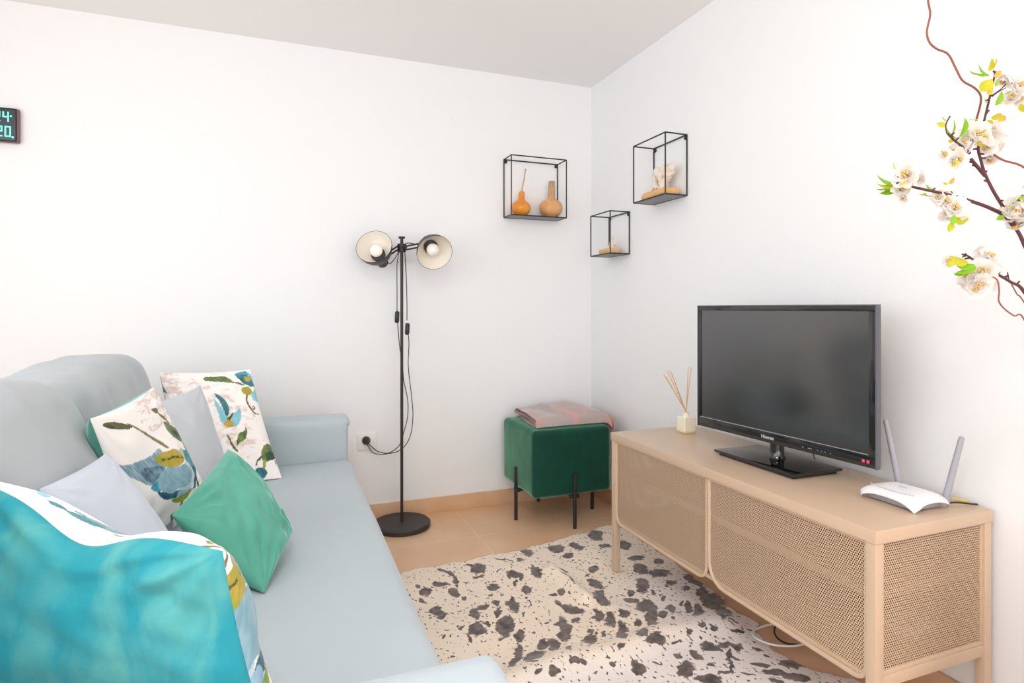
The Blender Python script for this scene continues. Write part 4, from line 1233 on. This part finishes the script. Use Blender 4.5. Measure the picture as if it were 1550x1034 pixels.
# ------------------------------------------------------------------ cables under the bench
def cable(name, px, r, m, label, z=.022):
    pts = spline([atz(x, y, zz) for x, y, zz in px], 8)
    o = MB().tube(pts, r, 8).build(name, m, None, True, True, pts[0])
    return tag(o, label, 'cable')
cable('white_cable', [(1290, 955, .02), (1230, 938, .02), (1175, 944, .022), (1150, 950, .024), (1139, 957, .026), (1146, 967, .028), (1170, 976, .026), (1200, 978, .024), (1225, 974, .02), (1300, 965, .02)], .0035, M['white_cable'], 'white cable looped on the floor under the bench')
cable('black_cable', [(1250, 935, .012), (1205, 935, .012), (1178, 945, .012), (1172, 956, .014), (1179, 968, .016), (1195, 975, .016), (1225, 975, .014), (1290, 968, .012)], .003, M['black_metal'], 'thin black cable curled on the floor under the bench')

# ------------------------------------------------------------------ cowhide rug
def rug():
    edge = [(-1.62, -.80), (-1.226, -.690), (-1.05, -.682), (-.90, -.665), (-.711, -.656), (-.63, -.628), (-.561, -.612), (-.48, -.60), (-.36, -.575), (-.194, -.528), (-.15, -.56),
            (-.135, -.75), (-.150, -.95), (-.165, -1.15), (-.182, -1.342), (-.21, -1.42), (-.19, -1.52), (-.23, -1.60), (-.26, -1.70), (-.235, -1.80), (-.155, -1.885), (-.15, -2.05), (-.30, -2.45), (-.75, -2.60), (-1.30, -2.55), (-1.62, -2.3)]
    st = .0045
    xs, ys = np.arange(-1.64, -.10, st), np.arange(-2.64, -.50, st)
    X, Y = np.meshgrid(xs, ys, indexing='ij')
    nx = (vnoise(X * 28 + 60, Y * 28 + 90, 1) - .5) * .030
    ny = (vnoise(X * 28 + 60, Y * 28 + 90, 2) - .5) * .030
    inside = inpoly(X + nx, Y + ny, edge)
    Z = .007 + (vnoise(X * 5 + 20, Y * 5 + 30, 3) - .3) * .012 + (vnoise(X * 13 + 20, Y * 13 + 40, 4) - .5) * .004
    def ridge(pts, wid, hgt):
        out = np.zeros(X.shape)
        for (x1, y1), (x2, y2) in zip(pts[:-1], pts[1:]):
            L2 = (x2 - x1) ** 2 + (y2 - y1) ** 2
            t = np.clip(((X - x1) * (x2 - x1) + (Y - y1) * (y2 - y1)) / L2, 0, 1)
            d = np.hypot(X - x1 - t * (x2 - x1), Y - y1 - t * (y2 - y1))
            out = np.maximum(out, hgt * np.exp(-(d / wid) ** 2))
        return out
    r1 = [tuple(atz(*p, .02)[:2]) for p in ((836, 861), (862, 880), (886, 905))]
    r2 = [tuple(atz(*p, .02)[:2]) for p in ((770, 1030), (850, 1000), (930, 985), (1000, 958), (1050, 950), (1095, 940))]
    r3 = [tuple(atz(*p, .02)[:2]) for p in ((905, 905), (960, 930), (1010, 930))]
    Z = np.maximum(.004, Z) + ridge(r1, .032, .030) + ridge(r2, .06, .026) + ridge(r3, .06, .010)
    for fx in ((TX0 + .016, TY0 - .016), (TX0 + .016, TY1 + .016)):                   # pressed flat under the bench feet
        kf = np.clip((np.hypot(X - fx[0], Y - fx[1]) - .022) / .03, 0, 1)
        Z = .004 + (Z - .004) * kf
    D = np.full(X.shape, 9.0)
    v = [int(t) / 1000 for t in HIDE_SPOTS.split()]
    wx = (vnoise(X * 24 + 40, Y * 24 + 50, 5) - .5) * .020 + (vnoise(X * 70 + 120, Y * 70 + 190, 15) - .5) * .012
    wy = (vnoise(X * 24 + 40, Y * 24 + 50, 6) - .5) * .020 + (vnoise(X * 70 + 120, Y * 70 + 190, 16) - .5) * .012
    for k in range(0, len(v), 6):
        cx, cy, ax, ay, bx_, by_ = v[k:k + 6]
        det = ax * by_ - ay * bx_
        if abs(det) < 1e-7: continue
        dx_, dy_ = X + wx - cx, Y + wy - cy
        a = (dx_ * by_ - dy_ * bx_) / det
        c = (dy_ * ax - dx_ * ay) / det
        D = np.minimum(D, np.hypot(a, c))
    # scattered spots where the photograph does not show the hide
    rs = np.random.RandomState(4)
    for k in range(60):
        cx, cy = rs.uniform(-1.6, -.3), rs.uniform(-2.6, -1.95)
        D = np.minimum(D, np.hypot((X + wx - cx) / rs.uniform(.01, .035), (Y + wy - cy) / rs.uniform(.015, .06)))
    # the paler belly beyond the fold
    t = np.zeros(X.shape)
    px_, py_ = zip(*r2)
    line = np.interp(X, px_[::1], py_[::1])
    pale = np.clip((line + .02 - Y) / .10, 0, 1)
    pale = np.maximum(pale, np.clip((X + .62) / .25, 0, 1) * np.clip((-1.0 - Y) / .2, 0, 1))
    o = grid_mesh('cowhide_rug', np.stack([X, Y, Z], -1), M['hide'], None, False, {'spots': ('F', np.minimum(D, 3)), 'pale': ('F', pale)}, (-.9, -1.5, 0), inside)
    o.modifiers.new('hide_thickness', 'SOLIDIFY').thickness = .004
    o.modifiers[0].offset = -1
    tag(o, 'cream cowhide rug with dark brown spots on the tiled floor', 'rug')
rug()

# ------------------------------------------------------------------ vase with blossom branches (the vase stands just outside the frame)
VX, VY = -.235, -2.475
vs_ = thing('floor_vase', (VX, VY, 0), 'tall white floor vase beside the bench, just outside the frame', 'vase')
MB().lathe([(.075, 0), (.085, .01), (.105, .15), (.100, .32), (.060, .48), (.045, .54), (.055, .58), (.050, .58), (.040, .54), (.050, .46), (.060, .30), (.0, .28)], (VX, VY, 0), n=48).build('body', M['vase'], vs_, smooth=True)
mouth = Vector((VX, VY, .57))
foot_ = Vector((VX, VY, .30))

def petal_mesh(seed, rad=.0175):
    rnd = random.Random(seed)
    b = MB()
    for ring, (n, r, tilt) in enumerate(((6, rad, .35), (5, rad * .82, .75), (4, rad * .6, 1.1))):
        for k in range(n):
            a = 2 * PI * (k + .5 * ring) / n + rnd.uniform(-.15, .15)
            tl = tilt + rnd.uniform(-.15, .15)
            L = r * rnd.uniform(.9, 1.1)
            W = L * .52
            vs, G = [], 5
            for i in range(G):
                s_ = i / (G - 1)
                wd = W * math.sin(PI * (.12 + .76 * s_)) ** .8
                for j in range(5):
                    t_ = -1 + j / 2
                    x = L * s_
                    y = wd * t_
                    z = .22 * L * (t_ * t_) * s_ + .12 * L * math.sin(s_ * 3 + k) * s_ + ring * .0006
                    xr = x * math.cos(tl) - z * math.sin(tl)
                    zr = x * math.sin(tl) + z * math.cos(tl)
                    vs.append((xr * math.cos(a) - y * math.sin(a), xr * math.sin(a) + y * math.cos(a), zr))
            b.add(vs, [[i * 5 + j, i * 5 + j + 1, (i + 1) * 5 + j + 1, (i + 1) * 5 + j] for i in range(G - 1) for j in range(4)])
    b.cur = 1
    for k in range(14):
        a, t_ = rnd.uniform(0, 2 * PI), rnd.uniform(0, .45)
        d = Vector((math.sin(t_) * math.cos(a), math.sin(t_) * math.sin(a), math.cos(t_)))
        b.tube([(0, 0, 0), d * .010, d * .0125], [.0004, .0005, .0012], 5)
    me_o = b.build('blossom', [M['petal'], M['stamen']], None, True)
    me = me_o.data
    bpy.data.objects.remove(me_o)
    return me
FLOWERS = [petal_mesh(k) for k in range(3)]
def leaf_mesh(m, wd):
    b = MB()
    vs, G = [], 8
    for i in range(G):
        s_ = i / (G - 1)
        w_ = wd * math.sin(PI * s_ ** .8) ** .9
        for j in range(5):
            t_ = -1 + j / 2
            vs.append((s_, w_ * t_, .10 * abs(t_) * w_ / wd + .10 * math.sin(s_ * 2.6) - .02))
    b.add(vs, [[i * 5 + j, i * 5 + j + 1, (i + 1) * 5 + j + 1, (i + 1) * 5 + j] for i in range(G - 1) for j in range(4)])
    o = b.build('leaf', m, None, True)
    me = o.data
    bpy.data.objects.remove(o)
    return me
LEAVES = {'g': leaf_mesh(M['leaf'], .27), 'y': leaf_mesh(M['leaf_y'], .36), 'o': leaf_mesh(M['leaf_o'], .36)}
def place(name, me, root, p, d, scale, roll=0):
    o = bpy.data.objects.new(name, me)
    C.objects.link(o)
    o.parent = root
    d = Vector(d).normalized()
    o.location = Vector(p) - root.location
    o.rotation_euler = (d.to_track_quat('Z' if name == 'blossom' else 'X', 'Y') @ (Matrix.Rotation(roll, 3, 'Z' if name == 'blossom' else 'X').to_quaternion())).to_euler()
    o.scale = (scale, scale, scale)
    return o
rnd = random.Random(5)
def to_cam(p): return (CAM - Vector(p)).normalized()
def blossom(root, x, y, D, s=1.0, spread=.8):
    p = at(x, y, D)
    d = to_cam(p) + Vector((rnd.uniform(-1, 1), rnd.uniform(-1, 1), rnd.uniform(-1, 1))) * spread
    place('blossom', rnd.choice(FLOWERS), root, p, d, s * 1.3, rnd.uniform(0, 6))
def sprout(root, x, y, D):
    a = rnd.uniform(0, 6.28)
    L = rnd.uniform(9, 15)
    x, y = x + 9 * math.cos(a), y + 9 * math.sin(a)
    leaf(root, x, y, x + L * math.cos(a), y + L * math.sin(a), D - .02, rnd.choice('gyyo'))
def leaf(root, x0, y0, x1, y1, D, kind, dd=0):
    p, q = at(x0, y0, D), at(x1, y1, D + dd)
    place('leaf', LEAVES[kind], root, p, q - p, (q - p).length * 1.15, rnd.uniform(-.6, .6) + .9)
def stem(b, px, D0, r0, r1, extra=None, n=6, knots=True):
    """px from tip to foot"""
    pts = [at(x, y, D0 + dd) for x, y, dd in px]
    if extra: pts += [Vector(e) for e in extra]
    sp = spline(pts, n)
    k = len(sp)
    b.tube(sp, [r0 + (r1 - r0) * i / (k - 1) for i in range(k)], 8)
    if knots:
        for i in range(3, int(k * .6), 3):
            d = Vector((rnd.uniform(-1, 1), rnd.uniform(-1, 1), rnd.uniform(-.2, 1))).normalized()
            b.tube([sp[i], sp[i] + d * .009], [.0022, .0016], 6)
    return sp

D1 = 1.20
br = thing('blossom_branch', mouth, 'tall branch of white blossom with green leaves at the right edge', 'branch', 'artificial blossom branches in the vase')
b = MB()
stem(b, [(1507, 108, .03), (1505, 117, .03), (1497.5, 150, .02), (1487, 195, .01), (1481, 225, .0), (1484, 240, 0), (1490.5, 262, 0), (1504, 290, 0), (1522, 319, 0), (1538, 346, 0), (1551, 372, 0), (1590, 470, 0)], D1, .0016, .0046, [mouth + Vector((-.005, .036, .06)), mouth + Vector((0, .024, 0)), foot_ + Vector((0, .02, 0))])
stem(b, [(1470, 241, -.02), (1479, 252, -.01), (1491, 266, 0)], D1, .003, .0035)
stem(b, [(1357, 271, -.06), (1365, 276, -.06), (1376, 281.5, -.05), (1409, 289, -.04), (1441.7, 296, -.03), (1483, 309, -.01), (1505, 318, 0), (1522, 327, 0), (1534, 341, 0)], D1, .0016, .0046)
stem(b, [(1434, 202, -.05), (1442, 210, -.04), (1451, 218, -.03), (1468, 232, -.02)], D1, .0018, .0026)
stem(b, [(1433, 202, -.05), (1432, 188, -.05), (1438, 176, -.05)], D1, .0010, .0014, knots=False)
stem(b, [(1530, 119, .05), (1516, 134, .04), (1501, 145, .02)], D1, .0009, .0015, knots=False)
stem(b, [(1522, 133, .05), (1510, 140, .04), (1502, 146, .02)], D1, .0009, .0013, knots=False)
stem(b, [(1548, 295, .0), (1540, 305, .0), (1528, 318, .0)], D1, .0012, .002)
b.build('stem', M['bark'], br)
for x, y, dd, s_ in ((1525, 115, .05, 1.1), (1537, 133, .05, 1.1), (1528, 152, .06, .95), (1539, 150, .07, .9),
                     (1478, 205, -.02, 1.15), (1497, 196, .03, 1.05), (1505, 207, .02, 1.1), (1470, 215, -.02, 1.1), (1493, 223, .02, 1.0), (1460, 228, -.02, 1.0), (1509, 222, .03, .9), (1484, 217, -.03, 1.1), (1500, 238, .03, .8), (1466, 203, .01, .8),
                     (1443, 241, -.04, 1.0), (1430, 236, -.05, .7), (1453, 233, -.03, 1.0),
                     (1377, 266, -.07, 1.35), (1362, 290, -.04, .85), (1359, 266, -.05, .7), (1397, 269, -.03, .7), (1370, 297, -.05, .6),
                     (1446, 316, -.04, 1.1), (1431, 309, -.03, 1.0), (1441, 328, -.03, 1.0), (1421, 300, -.03, .7), (1455, 322, -.02, .8),
                     (1535, 331, -.02, 1.25), (1547, 316, -.02, 1.2), (1529, 322, 0, .9), (1548, 337, 0, 1.1), (1540, 308, .02, .9)):
    blossom(br, x, y, D1 + dd, s_)
    if rnd.random() < .6: sprout(br, x, y, D1 + dd)
for a in ((1497, 112, 1472, 107, 'g'), (1499, 116, 1484, 98, 'g'), (1496, 108, 1500, 90, 'y'), (1503, 104, 1506, 90, 'y'), (1504, 116, 1514, 109, 'o'), (1502, 120, 1487, 136, 'y'), (1501, 134, 1497, 143, 'o'),
          (1506, 160, 1514, 140, 'g'), (1510, 122, 1508, 130, 'g'), (1495, 157, 1492, 148, 'g'), (1481, 180, 1469, 179, 'y'), (1483, 190, 1469, 196, 'y'), (1476, 195, 1486, 191, 'y'), (1500, 178, 1514, 173, 'y'), (1510, 176, 1521, 181, 'o'), (1494, 182, 1502, 186, 'y'),
          (1441, 203, 1442, 184, 'g'), (1451, 209, 1458, 182, 'g'), (1449, 210, 1433, 190, 'g'), (1433, 188, 1420, 187, 'y'), (1434, 184, 1428, 176, 'y'), (1435, 213, 1442, 214, 'y'), (1441, 218, 1446, 229, 'o'),
          (1356, 278, 1331, 265, 'g'), (1360, 279, 1330, 284, 'g'), (1357, 283, 1334, 291, 'g'), (1354, 280, 1330, 277, 'y'), (1364, 276, 1363, 271, 'y'), (1366, 293, 1361, 285, 'g'), (1412, 287, 1403, 279, 'g'), (1402, 292, 1391, 294, 'y'), (1437, 290, 1424, 287, 'y'), (1436, 278, 1443, 270, 'o'), (1435, 278, 1428, 277, 'y'),
          (1428, 309, 1437, 304, 'y'), (1424, 298, 1419, 305, 'y'), (1444, 332, 1463, 332, 'y'), (1529, 312, 1521, 313, 'y'), (1531, 308, 1540, 300, 'g'), (1541, 300, 1550, 298, 'g'), (1547, 285, 1552, 275, 'g')):
    leaf(br, *a[:4], D1 - .02, a[4])
br2 = thing('blossom_branch', mouth, 'low branch of white blossom reaching left, lower of the two blossom branches', 'branch', 'artificial blossom branches in the vase')
D2 = 1.17
b = MB()
stem(b, [(1457, 389, -.03), (1464, 387, -.03), (1474, 394, -.02), (1486, 401, -.02), (1508.7, 414.6, 0), (1530, 427, 0), (1551, 443, 0), (1590, 520, .01)], D2, .0014, .0042, [mouth + Vector((-.036, -.004, .06)), mouth + Vector((-.024, 0, 0)), foot_ + Vector((-.02, 0, 0))])
stem(b, [(1525, 412, 0), (1527, 424, 0)], D2, .001, .0014, knots=False)
b.build('stem', M['bark'], br2)
for x, y, dd, s_ in ((1491, 411, -.03, 1.25), (1482, 428, -.03, 1.1), (1494, 391, -.01, 1.0), (1470, 421, -.02, 1.0), (1487, 381, .0, .7), (1433, 396, -.02, .6), (1478, 436, -.03, .9), (1499, 405, -.01, 1.0), (1487, 400, .01, .9), (1494, 425, -.01, 1.0), (1464, 428, 0, .8)):
    blossom(br2, x, y, D2 + dd, s_)
for a in ((1477, 403, 1446, 411, 'g'), (1462, 409, 1447, 415, 'g'), (1466, 397, 1441, 388, 'y'), (1442, 392, 1436, 402, 'y'), (1476, 401, 1452, 402, 'g')):
    leaf(br2, *a[:4], D2 - .04, a[4])
def twig(px, D0, label, r=.0016, a=0):
    w_ = Vector((math.cos(a), math.sin(a), 0)) * .024
    t = thing('willow_twig', mouth, label, 'twig', 'curly red willow twigs')
    b = MB()
    stem(b, px, D0, r, r * 1.15, [mouth + w_ * 1.4 + Vector((0, 0, .06)), mouth + w_, foot_ + w_ * .9], knots=False)
    b.build('stem', M['willow'], t)
twig([(1404, -25, 0), (1405, 2, 0), (1408, 22, 0), (1403, 48, 0), (1407, 64, 0), (1418, 74, 0), (1435, 82, 0), (1447, 104, 0), (1457, 122, 0), (1475, 133, 0), (1484, 144, 0), (1484, 158, .01), (1477, 186, .035), (1477, 200, .05), (1482, 230, .07), (1491, 263, .07), (1505, 291, .07), (1523, 320, .07), (1539, 347, .07), (1552, 373, .07), (1590, 470, .06)], 1.2, 'tall curly red willow twig rising to the top edge', .0019, 1.0)
twig([(1504, 234, 0), (1520, 243, 0), (1551, 254, 0), (1585, 290, 0), (1600, 400, 0)], 1.2, 'curly red willow twig entering from the right edge between the blossoms', .0020, 0.1)
twig([(1503, 419, 0), (1510, 425, 0), (1512.5, 440, 0), (1512, 456, 0), (1521, 468, 0), (1535, 478, 0), (1551, 485, 0), (1590, 585, .0)], 1.11, 'thin red willow twig curling below the low blossom branch', .0013, -1.6)
twig([(1531, 430, 0), (1540, 446, 0), (1551, 459, 0), (1612, 560, .01)], 1.15, 'short straight red willow twig beside the low blossom branch', .0012, -.75)

# ------------------------------------------------------------------ picture
sc = bpy.context.scene
sc.view_settings.view_transform = 'Standard'
sc.view_settings.look = 'None'
sc.view_settings.gamma = 1
sc.view_settings.use_curve_mapping = False
sc.view_settings.exposure = EXPOSURE
cy = sc.cycles
cy.max_bounces = 10
cy.diffuse_bounces = 7
cy.glossy_bounces = 4
cy.transparent_max_bounces = 16
cy.caustics_reflective = False
cy.caustics_refractive = False
